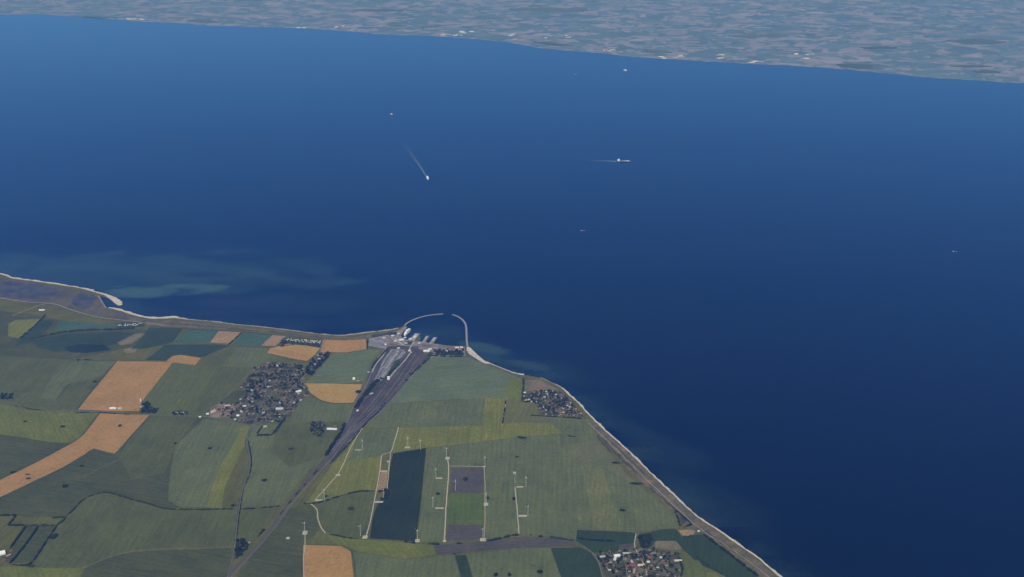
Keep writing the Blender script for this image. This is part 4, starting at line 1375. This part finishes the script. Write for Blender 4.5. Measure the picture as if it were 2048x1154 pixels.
def clump(p):
    return 1.0 if mnoise.noise(Vector((p.x * 0.013, p.y * 0.013, 7.7))) > 0.02 else 0.06


def spot(p, poly):
    """upper / middle / lower and left / right within a settlement"""
    xs = [q.x for q in poly]; ys = [q.y for q in poly]
    u = (p.x - min(xs)) / (max(xs) - min(xs))
    w = (p.y - min(ys)) / (max(ys) - min(ys))
    a = 'lower' if w < .33 else 'upper' if w > .66 else 'middle'
    b_ = 'left' if u < .33 else 'right' if u > .66 else 'centre'
    return 'in the very centre' if (a, b_) == ('middle', 'centre') else 'at the %s %s' % (a, b_)


def village(poly_px, n_house, n_tree, ang, where, weights, ground_mat, hs=1.0, gap=11.0, bias=None, taken=None):
    poly = PL(poly_px)
    if ground_mat:
        sheet('village_ground', jitter(jitter(dens(poly, 14), 34, 0.012, poly_px[0][0]), 14, 0.05, 2.0), ground_mat, 2.2)
    taken = taken if taken is not None else []
    for o in bpy.data.objects:
        if o.parent is None and o.name.split('.')[0] in ('barn', 'farmhouse', 'holiday_hall', 'warehouse'):
            q = o.location
            if poly[0].x - 1500 < q.x < poly[0].x + 1500:
                taken.append((Vector((q.x, q.y, 0)), 18))
    for p in scatter(poly, n_house, gap, taken, bias=bias):
        k = random.choices(range(7), weights)[0]
        s = hs * random.uniform(0.85, 1.35)
        put('house', HOUSES[k], (p.x, p.y, GROUND + 1.25), ang + random.choice((0, 0, math.pi / 2)) + random.uniform(-.25, .25), (s * random.uniform(.9, 1.3), s, s),
            'small %s roofed house %s, %s' % (ROOFW[k], spot(p, poly), where), 'house', 'houses ' + where)
    for p in scatter(poly, n_tree, gap * 0.42, taken, bias=bias):
        tree_at(p, random.uniform(0.8, 1.45) * hs, 'dark garden tree %s, %s' % (spot(p, poly), where), 'trees ' + where)
    MORE_TREES.extend(scatter(poly, int(n_tree * 4.2), gap * 0.26, taken, bias=clump))


VG = field_mat('village_plots', (0.165, 0.140, 0.084), (0.026, 0.040, 0.015), 0.6, 24, 0.3, patch=0.0105, tram=0.0)
VG2 = field_mat('farm_yard', (0.30, 0.215, 0.165), (0.16, 0.125, 0.095), 0.6, 20, 0.2, patch=0.01, tram=0.0)
VG3 = field_mat('garden_plots', (0.085, 0.085, 0.058), (0.045, 0.058, 0.038), 0.3, 24, 0.2, patch=0.012, tram=0.0)
W1 = (6, 5, 3, 2, 3, 5, 2)
# big village: upper gardens, lower core, left farms
village([(509, 737), (537, 724), (575, 730), (606, 730), (609, 757), (595, 766), (545, 766), (500, 778), (478, 780)], 42, 44, 0.9,
        'in the big village upper gardens', (4, 4, 3, 2, 2, 4, 1), VG, 1.0, 13)
village([(500, 778), (545, 766), (597, 764), (612, 768), (620, 787), (596, 806), (590, 816), (573, 843), (520, 846), (495, 848), (470, 842), (455, 832), (470, 810)], 74, 54, 0.9,
        'in the core of the big village', W1, VG, 1.05, 12)
sheet('village_ground', jitter(dens(PL([(421, 816), (440, 806), (470, 806), (470, 822), (455, 836), (420, 834)]), 25), 8, 0.02, 4), VG2, 2.3)
village([(424, 818), (440, 808), (470, 808), (470, 822), (455, 836), (424, 833)], 8, 8, 0.5, 'in the big village left end', W1, None, 1.0, 14)
F([(470, 782), (500, 779), (490, 800), (470, 808), (438, 806), (450, 796)], GREEN_D, z=2.35)
village([(639, 706), (662, 706), (650, 722), (622, 752), (607, 745), (622, 724)], 12, 34, 1.0, 'in the wooded strip above the village', (1, 1, 2, 2, 2, 1, 1), VG3, 1.0, 13)
# holiday village by the sea
village([(1049, 786), (1072, 782), (1085, 782), (1100, 780), (1128, 788), (1150, 812), (1168, 834), (1130, 833), (1078, 829), (1076, 808), (1046, 802)], 64, 46, 0.4,
        'in the holiday village by the sea', (3, 3, 3, 2, 3, 4, 2), VG, 0.92, 12)
F([(1050, 760), (1082, 761), (1100, 770), (1120, 780), (1096, 780), (1074, 782), (1050, 782)], TAN, z=2.15)
# bottom village
village([(1190, 1106), (1230, 1102), (1270, 1096), (1300, 1098), (1350, 1104), (1362, 1118), (1358, 1154), (1350, 1170), (1215, 1170), (1206, 1135)], 52, 44, 0.2,
        'in the bottom village', W1, VG, 1.05, 13)
F([(1288, 1078), (1312, 1082), (1300, 1096), (1284, 1098)], DARKGREEN, z=2.3)
F([(1236, 1090), (1268, 1086), (1266, 1094), (1240, 1100)], PLOUGH, z=2.3)
road('road', [(1272, 1068), (1269, 1090), (1276, 1108), (1284, 1122), (1292, 1140), (1296, 1175)], 7, CONC)
road('road', [(1152, 1084), (1170, 1095), (1184, 1106), (1197, 1126), (1205, 1154), (1215, 1190)], 7, ROADM)
road('road', [(1155, 1060), (1200, 1061), (1264, 1064), (1300, 1062), (1330, 1057), (1352, 1056)], 6, TAN)
road('road', [(1284, 1122), (1294, 1110), (1306, 1106), (1316, 1112)], 7, CONC)

# village streets
for pts in ([(505, 853), (512, 838), (520, 820), (528, 800), (532, 780), (530, 760), (525, 742)], [(470, 818), (500, 812), (530, 802), (560, 790), (590, 776), (606, 762)],
            [(463, 838), (490, 836), (520, 826), (548, 812), (575, 806)], [(540, 800), (560, 812), (572, 828)], [(545, 748), (570, 752), (598, 752)], [(500, 790), (516, 772), (540, 765), (570, 768), (600, 772)]):
    road('road', pts, 7, ROADM, wob=5)
for pts in ([(1078, 806), (1100, 808), (1130, 818), (1160, 834)], [(1090, 784), (1100, 800), (1104, 828)], [(1120, 786), (1126, 806), (1136, 830)], [(1052, 794), (1074, 793), (1092, 792)]):
    road('road', pts, 6, ROADM, wob=4)
for pts in ([(1206, 1122), (1240, 1120), (1284, 1122), (1320, 1128), (1358, 1132)], [(1230, 1140), (1262, 1138), (1292, 1140), (1340, 1150)], [(1245, 1105), (1250, 1125), (1256, 1160)]):
    road('road', pts, 6, ROADM, wob=4)
# groves at the farms: each tree its own
GROVES = (([(284, 806), (300, 806), (302, 816), (318, 817), (312, 827), (284, 827)], 30, 'of the dark grove at the wheat field corner'),
          ([(0, 790), (10, 788), (26, 788), (26, 799), (2, 799)], 12, 'of the clump at the far left edge above the road'),
          ([(622, 846), (640, 842), (650, 846), (650, 866), (640, 874), (618, 868)], 18, 'of the farm grove left of the long white barn'),
          ([(474, 1080), (488, 1078), (500, 1092), (482, 1114), (470, 1118)], 26, 'of the dark triangle grove between road and railway'),
          ([(346, 822), (376, 822), (376, 831), (346, 831)], 7, 'round the roadside pair of houses'),
          ([(1276, 1071), (1300, 1068), (1306, 1080), (1292, 1098), (1280, 1094)], 22, 'of the small wood above the bottom village'),
          ([(866, 699), (926, 701), (926, 711), (870, 711)], 22, 'in the harbour scrub'))
for poly, n, where in GROVES:
    for p in scatter(PL(poly), int(n * .5), 6.0, []):
        tree_at(p, random.uniform(0.9, 1.5), 'dark tree ' + where, 'trees ' + where)
    MORE_TREES.extend(scatter(PL(poly), n * 4, 2.6, []))

# caravans
def rest_of_trees(pts):
    """the smaller garden trees and shrubs past the first few hundred: one mass"""
    protos = [lump(40 + i, 1, 0.4, 0.9) for i in range(4)]
    v_, f_ = [], []
    for p in pts:
        me = random.choice(protos)
        k = len(v_)
        r, h = random.uniform(4.5, 9.5), random.uniform(7, 14)
        top = max(q.co.z for q in me.vertices)
        v_.extend((p.x + q.co.x * r, p.y + q.co.y * r, GROUND + 1 + q.co.z / top * h) for q in me.vertices)
        f_.extend(tuple(k + i for i in q.vertices) for q in me.polygons)
    for me in protos:
        bpy.data.meshes.remove(me)
    tag(link('garden_trees', mesh('garden_trees', v_, f_), [LEAF_D]), 'smaller trees and shrubs between the houses of the settlements', 'trees', None, 'stuff')


rest_of_trees(MORE_TREES)
v, f, mi = [], [], []
box(v, f, mi, -4.5, 4.5, -1.6, 1.6, .6, 3.1, 0, 0.15)
box(v, f, mi, -3.0, 3.0, -1.64, -1.5, 1.7, 2.5, 1)
cyl(v, f, mi, -.9, -1.2, 0, .6, .35, .35, 8, 1)
cyl(v, f, mi, -.9, 1.2, 0, .6, .35, .35, 8, 1)
CARA = mesh('caravan', v, f, mi)
CARA.materials.append(WHITE)
CARA.materials.append(STEEL)
F([(566, 676), (646, 680), (640, 695), (612, 690), (578, 687), (553, 693)], VG3, z=2.2)
F([(236, 646), (292, 643), (288, 653), (234, 655)], DARKGREEN, z=2.2)


def caravans(poly, n, where):
    for p in scatter(PL(poly), n, 8, []):
        s = random.uniform(1.1, 1.6)
        put('caravan', CARA, (p.x, p.y, GROUND + 1.3), random.uniform(-.4, .4), (s, s * 1.2, s * 1.15), 'white caravan ' + where, 'caravan', 'caravans ' + where)


caravans([(572, 678), (644, 681), (640, 688), (612, 685), (576, 683)], 46, 'in the caravan park by the dyke')
caravans([(238, 648), (284, 647), (284, 652), (236, 653)], 24, 'in the short row on dark ground under the left dyke')
for p in scatter(PL([(562, 682), (640, 688), (640, 696), (612, 691), (578, 688), (556, 692)]), 22, 5, []):
    tree_at(p, random.uniform(.8, 1.2), 'dark tree of the caravan park by the dyke', 'trees of the caravan park')

# ---------------------------------------------------------------- wind turbines
def blade_mesh():
    v, f = [], []
    st = [(1.5, .9, .9), (4, 1.6, .8), (8, 2.2, .5), (17, 1.6, .35), (23, .9, .22), (28, .4, .1)]
    for r, c, t in st:
        v += [(-c * .3, -t / 2, r), (c * .3, -t * .3, r), (c * .7, 0, r), (c * .2, t / 2, r)]
    for i in range(len(st) - 1):
        for j in range(4):
            k = i * 4
            f.append((k + j, k + (j + 1) % 4, k + 4 + (j + 1) % 4, k + 4 + j))
    f.append((0, 3, 2, 1))
    k = (len(st) - 1) * 4
    f.append((k, k + 1, k + 2, k + 3))
    return mesh('blade', v, f)


HUB = 84.0
TURB = plain('turbine_paint', (0.42, 0.44, 0.44), 0.5, 0.3, 0.05, 0.05)
BLADE = blade_mesh(); BLADE.materials.append(TURB)
v, f, mi = [], [], []
cyl(v, f, mi, 0, 0, 0, HUB * .5, 2.2, 1.7, 16)
TW1 = mesh('tower', v, f, mi); TW1.materials.append(TURB)
v, f, mi = [], [], []
cyl(v, f, mi, 0, 0, HUB * .5, HUB - 1.5, 1.7, 1.2, 16)
TW2 = mesh('tower_top', v, f, mi); TW2.materials.append(TURB)
v, f, mi = [], [], []
box(v, f, mi, -2.4, 2.4, -4.2, 6.5, HUB - 1.6, HUB + 3.2, 0, 0.5)
NAC = mesh('nacelle', v, f, mi); NAC.materials.append(WHITE)
v, f, mi = [], [], []
for i in range(12):
    for r, y in ((1.9, -4.4), (1.7, -6.2), (.7, -7.4)):
        a = 2 * math.pi * i / 12
        v.append((r * math.cos(a), y, HUB + .8 + r * math.sin(a)))
for i in range(12):
    j = (i + 1) % 12
    for q in (0, 1):
        f.append((3 * i + q, 3 * i + q + 1, 3 * j + q + 1, 3 * j + q))
f.append(tuple(3 * i for i in range(12)))
f.append(tuple(3 * i + 2 for i in reversed(range(12))))
HUBM = mesh('hub', v, f); HUBM.materials.append(TURB)


def turbine(px, py, label, spin):
    c = P(px, py)
    root = link('wind_turbine', None, loc=(c.x, c.y, GROUND + 1.6), rz=random.uniform(-.5, -.2))
    tag(root, label, 'wind turbine', 'wind turbines between the railway and the sea')
    for nm, me in (('tower', TW1), ('tower_top', TW2), ('nacelle', NAC)):
        link(nm, me, parent=root)
    hub_o = link('hub', HUBM, parent=root)
    for k in range(3):
        bl = link('blade', BLADE, parent=hub_o, loc=(0, -5.6, HUB + .8))
        bl.rotation_euler = (0, spin + k * 2 * math.pi / 3, 0)


for i, (x, y, lab) in enumerate((
        (610, 1066, 'wind turbine at the gravel track above the bottom wheat field'),
        (721, 1072, 'wind turbine left of the lower left corner of the maize field'),
        (835, 1081, 'wind turbine at the lower right corner of the maize field'),
        (872, 957, 'wind turbine with a pad left of the upper ploughed field'),
        (866, 1015, 'wind turbine with a pad left of the bright green field'),
        (893, 915, 'wind turbine at the upper end of the long gravel track'),
        (970, 933, 'wind turbine at the right end of the cross track above the ploughed field'),
        (972.5, 1007, 'wind turbine on the round pad right of the bright green field'),
        (966, 1078, 'wind turbine at the lower right corner of the lower ploughed field'),
        (1052, 974, 'wind turbine by the upper pad of the right hand track'),
        (1056, 1032, 'wind turbine by the lower pad of the right hand track'),
        (1030, 966, 'faint wind turbine just above the upper end of the right hand track'),
        (911, 981, 'faint wind turbine standing on the upper ploughed field'),
        (725, 899, 'wind turbine nearest the railway yard, at the first pad of the winding track'),
        (816, 894, 'left wind turbine of the pair in the yellow field above the maize'),
        (841, 899, 'right wind turbine of the pair in the yellow field above the maize'),
        (649, 999, 'wind turbine where the winding track meets the curved hedge'),
        (777, 941, 'wind turbine on the left edge of the maize field, near its top'),
        (767, 998, 'wind turbine in the dark clump of trees left of the maize field'))):
    turbine(x, y, lab, random.uniform(0, 2))

# ---------------------------------------------------------------- berth piers in the harbour
def pier(a, b_, w, label):
    A, B_ = P(*a), P(*b_)
    d = (B_ - A)
    c = (A + B_) / 2
    root = link('pier', None, loc=(c.x, c.y, 0), rz=math.atan2(d.y, d.x))
    tag(root, label, 'pier')
    Lh = d.length / 2
    v, f, mi = [], [], []
    box(v, f, mi, -Lh, Lh, -w / 2, w / 2, -2, 4.6)
    link('deck', mesh('deck', v, f, mi), [plain('pier_concrete', (0.27, 0.265, 0.26), 0.95, 0.05, 0.3, 0.03)], root)
    v, f, mi = [], [], []
    box(v, f, mi, Lh * .05, Lh * .75, -w * .36, w * .30, 4.62, 11, 0, .8)
    link('ramp_tower', mesh('ramp_tower', v, f, mi), [R_PALE], root)
    for x in (-.8, .9):
        v, f, mi = [], [], []
        cyl(v, f, mi, Lh * x, -w * .3, 4.62, 18, .5, .35, 8)
        link('lamp_mast', mesh('lamp_mast', v, f, mi), [STEEL], root)


pier((824, 681), (835, 667.5), 54, 'wide pale berth pier right of the docked ferry')
pier((847, 684), (855, 673), 30, 'middle pale berth pier in the harbour')
pier((861, 688), (871, 675), 36, 'right hand pale berth pier in the harbour')

# ---------------------------------------------------------------- ships
def outline(L_, B_, bow, stern, n=10):
    pts = []
    for i in range(n + 1):
        t = i / n
        x = -L_ / 2 + L_ * t
        w = 1.0
        if t > 1 - bow:
            w = math.sqrt(max(0, 1 - ((t - 1 + bow) / bow) ** 2))
        if t < stern:
            w = min(w, 0.55 + 0.45 * t / stern)
        pts.append((x, B_ / 2 * max(w, 0.03)))
    return pts


def hull(name, L_, B_, z0, z1, mat, parent, bow=.28, stern=.12, flare=1.0):
    o_ = outline(L_, B_, bow, stern)
    loop = o_ + [(x, -y) for x, y in reversed(o_)]
    n = len(loop)
    v = [(x * .97, y * .9, z0) for x, y in loop] + [(x, y * flare, z1) for x, y in loop]
    f = [(i, (i + 1) % n, n + (i + 1) % n, n + i)[::-1] for i in range(n)]
    f += [tuple(range(n, 2 * n))[::-1], tuple(range(n))]
    bm = bmesh.new()
    me = mesh(name, v, f)
    bm.from_mesh(me)
    bmesh.ops.recalc_face_normals(bm, faces=bm.faces)
    bm.to_mesh(me)
    bm.free()
    return link(name, me, [mat], parent)


def part_box(name, parent, mat, *dims, taper=0.0):
    v, f, mi = [], [], []
    box(v, f, mi, *dims, 0, taper)
    return link(name, mesh(name, v, f, mi), [mat], parent)


def ferry(px, py, L_, rz, label, name='ferry'):
    c = P(px, py, 0)
    B_ = L_ * .18
    root = link(name, None, loc=(c.x, c.y, 0), rz=rz)
    tag(root, label, 'ferry')
    hull('hull', L_, B_, -2, L_ * .055, HULL_D if L_ < 80 else WHITE, root, .3, .3)
    hull('car_deck', L_ * .96, B_ * .97, L_ * .056, L_ * .115, WHITE, root, .22, .22)
    part_box('superstructure', root, WHITE, -L_ * .34, L_ * .34, -B_ * .42, B_ * .42, L_ * .116, L_ * .175, taper=.6)
    part_box('bridge', root, WHITE, -L_ * .08, L_ * .1, -B_ * .48, B_ * .48, L_ * .176, L_ * .215, taper=.8)
    for s in (-1, 1):
        part_box('funnel', root, STEEL, -L_ * .2, -L_ * .14, s * B_ * .3 - 1.5, s * B_ * .3 + 1.5, L_ * .176, L_ * .24, taper=.4)
    v, f, mi = [], [], []
    cyl(v, f, mi, L_ * .02, 0, L_ * .216, L_ * .29, .5, .2, 8)
    link('mast', mesh('mast', v, f, mi), [STEEL], root)
    return root


def cargo(px, py, L_, rz, label, hm=HULL_D, deckload=True, name='cargo_ship', cat='ship'):
    c = P(px, py, 0)
    B_ = L_ * .145
    root = link(name, None, loc=(c.x, c.y, 0), rz=rz)
    tag(root, label, cat)
    hull('hull', L_, B_, -2, L_ * .05, hm, root, .2, .08)
    part_box('hatch_deck', root, STEEL, -L_ * .28, L_ * .40, -B_ * .36, B_ * .36, L_ * .0505, L_ * .062)
    part_box('superstructure', root, WHITE, -L_ * .45, -L_ * .31, -B_ * .46, B_ * .46, L_ * .0505, L_ * .17, taper=.7)
    part_box('bridge', root, WHITE, -L_ * .41, -L_ * .33, -B_ * .5, B_ * .5, L_ * .171, L_ * .19, taper=.3)
    part_box('funnel', root, STEEL, -L_ * .47, -L_ * .455, -B_ * .15, B_ * .15, L_ * .0505, L_ * .16, taper=.3)
    if deckload:
        for i, (a, b_) in enumerate(((.20, .34), (.02, .16), (-.16, -.02))):
            part_box('cargo_block', root, (R_METAL, OFFW, STEEL)[i], L_ * a, L_ * b_, -B_ * .34, B_ * .34, L_ * .063, L_ * (.105, .085, .078)[i])
    part_box('forecastle', root, OFFW, L_ * .42, L_ * .46, -B_ * .2, B_ * .2, L_ * .0505, L_ * .07)
    return root


foam, N, L, b = principled('foam', 0.9, 0.1)
b.inputs['Base Color'].default_value = (0.75, 0.78, 0.80, 1)
at = N.new('ShaderNodeAttribute'); at.attribute_name = 'fade'
g = N.new('ShaderNodeNewGeometry')
tn = N.new('ShaderNodeTexNoise'); tn.inputs['Scale'].default_value = 0.035; tn.inputs['Detail'].default_value = 4
L.new(g.outputs['Position'], tn.inputs['Vector'])
mu = N.new('ShaderNodeMath'); mu.operation = 'MULTIPLY'
L.new(at.outputs['Fac'], mu.inputs[0])
L.new(rampf(N, L, tn.outputs[0], 0.25, 0.7), mu.inputs[1])
L.new(mu.outputs[0], b.inputs['Alpha'])


def wake(pts, w0, w1, k, label):
    """foam left on the water behind a ship, thinning out with age"""
    line = smooth(PL(pts, 0), 30)
    n = len(line)
    v, f, fd = [], [], []
    for i, p in enumerate(line):
        d = line[min(i + 1, n - 1)] - line[max(i - 1, 0)]
        d.normalize()
        nr = Vector((d.y, -d.x, 0))
        t = i / (n - 1)
        w = w0 + (w1 - w0) * t
        for q, e in ((-1, 0.0), (-.35, 1.0), (.35, 1.0), (1, 0.0)):
            c = p + nr * (q * w / 2)
            v.append((c.x, c.y, 0.6))
            fd.append(k * e * (1 - t) ** 2.2)
    for i in range(n - 1):
        for j in range(3):
            a = i * 4 + j
            f.append((a, a + 4, a + 5, a + 1))
    me = mesh('wake', v, f)
    a_ = me.attributes.new('fade', 'FLOAT', 'POINT')
    a_.data.foreach_set('value', fd)
    tag(link('wake', me, [foam]), label, 'wake', None, 'stuff')


def heading(a, b_):
    d = P(*b_, 0) - P(*a, 0)
    return math.atan2(d.y, d.x)


ferry(815, 666, 168, heading((808, 672), (822, 658)), 'big white ferry docked at the left of the harbour')
ferry(855, 357, 150, heading((835, 325), (855, 357)), 'bright white ferry sailing towards the harbour with a trailing wake')
wake([(852, 352), (843, 337), (830, 318), (812, 292), (795, 268)], 34, 120, 0.30, 'faint wake behind the bright white ferry')
cargo(1248, 323.5, 220, heading((1160, 321), (1250, 323.5)), 'long cargo ship with white bridge sailing to the right in open water')
wake([(1234, 322.7), (1215, 322), (1190, 321.3), (1150, 320.5)], 40, 70, 0.75, 'thin wake to the left of the long cargo ship')
ferry(783, 229, 78, heading((783, 229), (795, 232)), 'small pale vessel above the trailing wake of the bright ferry')
ferry(1250.5, 141, 105, heading((1240, 141), (1262, 146)), 'white ferry close to the far shore on the right')
cargo(1153, 149, 62, 0.6, 'faintest tiny ship left of the ferry near the far shore', HULL_D, False)
cargo(1166, 461.5, 62, 0.1, 'tiny ship in the middle of the dark water above the harbour', HULL_R, False)
cargo(1910, 503.5, 60, -0.1, 'tiny lone ship far to the right', HULL_D, False)

# ---------------------------------------------------------------- far shore: harbour town, halls, woods, dyke villages
def far_hall(px, py, L_, W, h, rz, label, roof):
    c = P(px, py)
    root = link('far_hall', None, loc=(c.x, c.y, GROUND + .5), rz=rz)
    root.name = 'warehouse'
    tag(root, label, 'building', 'halls on the far shore')
    v, f, mi = [], [], []
    gable(v, f, mi, L_, W, h, W * .15)
    link('wall', mesh('wall', v[:10], f[:4]), [OFFW], root)
    link('roof', mesh('roof', v[10:], [tuple(q - 10 for q in fc_) for fc_ in f[4:]]), [roof], root)


random.seed(5)
for (px, py, n, sx, sy, where) in ((905, 70, 9, 26, 2.2, 'in the harbour town on the far shore'), (935, 66, 6, 16, 3, 'above the harbour town on the far shore'),
                                   (1340, 114, 8, 26, 3, 'at the far shore right of the ferry'), (1220, 101, 6, 22, 2.5, 'at the far shore left of the ferry'),
                                   (1510, 124, 5, 20, 1.5, 'in the resort on the far shore at the right'), (1440, 112, 5, 12, 5, 'inland of the far shore at the right'),
                                   (1613, 112, 6, 22, 7, 'in the pinkish hamlet on the far shore at the right'), (270, 38, 5, 16, 1.5, 'on the left part of the far shore'),
                                   (650, 55, 5, 60, 2.5, 'on the middle left of the far shore'), (1100, 78, 6, 90, 12, 'scattered over the far farmland')):
    for i in range(n):
        far_hall(px + random.uniform(-sx, sx), py + random.uniform(-sy, sy), random.uniform(50, 130), random.uniform(25, 45), random.uniform(8, 14), random.uniform(-.4, .6),
                 'pale hall ' + where, random.choice((R_METAL, R_PALE, R_METAL, R_RED)))


FAR_LEAF_HAZED = leaf_mat('far_wood_leaves_hazed', (0.080, 0.115, 0.095), (0.105, 0.150, 0.125))  # leaf green lightened, with distance haze painted into the colour


def wood(poly_px, h, label, jit=40):
    """a far wood that reads as one mass: raised canopy with a rough top and steep edges"""
    poly = jitter(dens(PL(poly_px), 60), jit, 0.006, poly_px[0][0])
    xs = [p.x for p in poly]; ys = [p.y for p in poly]
    s = max(18.0, (max(xs) - min(xs)) / 70)
    v, f = [], []
    idx = {}
    x0, y0 = min(xs), min(ys)
    nx_ = int((max(xs) - x0) / s) + 2
    ny_ = int((max(ys) - y0) / s) + 2
    for j in range(ny_):
        for i in range(nx_):
            p = Vector((x0 + i * s, y0 + j * s, 0))
            if inside(p, poly):
                idx[i, j] = len(v)
                v.append([p.x + random.uniform(-.3, .3) * s, p.y + random.uniform(-.3, .3) * s, h * random.uniform(.72, 1.15)])
    cells = []
    for (i, j) in list(idx):
        q = [idx.get(k) for k in ((i, j), (i + 1, j), (i + 1, j + 1), (i, j + 1))]
        if None not in q:
            cells.append(tuple(q))
    f += cells
    cnt = {}
    for q in cells:
        for a in range(4):
            e = (q[a], q[(a + 1) % 4])
            cnt[e] = 1
    low = {}
    for (a, b_) in list(cnt):
        if (b_, a) not in cnt:
            for k in (a, b_):
                if k not in low:
                    low[k] = len(v)
                    v.append([v[k][0], v[k][1], 0.5])
            f.append((b_, a, low[a], low[b_]))
    tag(link('wood', mesh('wood', v, f), [FAR_LEAF_HAZED]), label, 'wood', None, 'stuff')


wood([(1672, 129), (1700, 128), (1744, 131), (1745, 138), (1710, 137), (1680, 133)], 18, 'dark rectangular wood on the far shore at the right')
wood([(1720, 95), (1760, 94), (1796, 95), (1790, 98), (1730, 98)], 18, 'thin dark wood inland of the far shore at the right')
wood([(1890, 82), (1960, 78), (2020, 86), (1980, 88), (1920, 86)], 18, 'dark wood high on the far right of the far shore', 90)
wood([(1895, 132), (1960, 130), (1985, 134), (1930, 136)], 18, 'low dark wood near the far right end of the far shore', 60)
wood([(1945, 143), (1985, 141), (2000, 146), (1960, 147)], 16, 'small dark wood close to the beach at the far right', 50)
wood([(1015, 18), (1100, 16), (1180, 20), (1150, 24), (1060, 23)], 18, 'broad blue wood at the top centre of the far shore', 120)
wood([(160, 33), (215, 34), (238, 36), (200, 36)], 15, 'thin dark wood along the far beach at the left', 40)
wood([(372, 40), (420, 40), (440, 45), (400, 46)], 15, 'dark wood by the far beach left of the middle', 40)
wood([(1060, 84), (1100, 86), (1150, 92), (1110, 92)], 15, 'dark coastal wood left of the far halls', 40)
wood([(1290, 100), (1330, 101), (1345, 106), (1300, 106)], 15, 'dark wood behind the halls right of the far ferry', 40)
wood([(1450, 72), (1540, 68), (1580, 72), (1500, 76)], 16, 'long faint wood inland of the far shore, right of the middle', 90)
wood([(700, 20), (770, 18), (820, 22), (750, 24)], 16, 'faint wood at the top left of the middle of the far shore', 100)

# ---------------------------------------------------------------- haze: the air between the aeroplane and the far shore
v, f, mi = [], [], []
box(v, f, mi, -122000, 122000, -62000, 142000, -3.0, CAM_H + 60.0)
hm = bpy.data.materials.new('haze_air')
hm.use_nodes = True
hn_ = hm.node_tree
for n_ in list(hn_.nodes):
    if n_.type == 'BSDF_PRINCIPLED':
        hn_.nodes.remove(n_)
vol = hn_.nodes.new('ShaderNodeVolumePrincipled')
vol.inputs['Color'].default_value = HAZE_COLOUR + (1,)
vol.inputs['Absorption Color'].default_value = (1, 1, 1, 1)
vol.inputs['Density'].default_value = HAZE_DENSITY
vol.inputs['Anisotropy'].default_value = HAZE_G
outn = [n_ for n_ in hn_.nodes if n_.type == 'OUTPUT_MATERIAL'][0]
hn_.links.new(vol.outputs[0], outn.inputs['Volume'])
tag(link('haze', mesh('haze', v, f, mi), [hm]), kind='stuff')
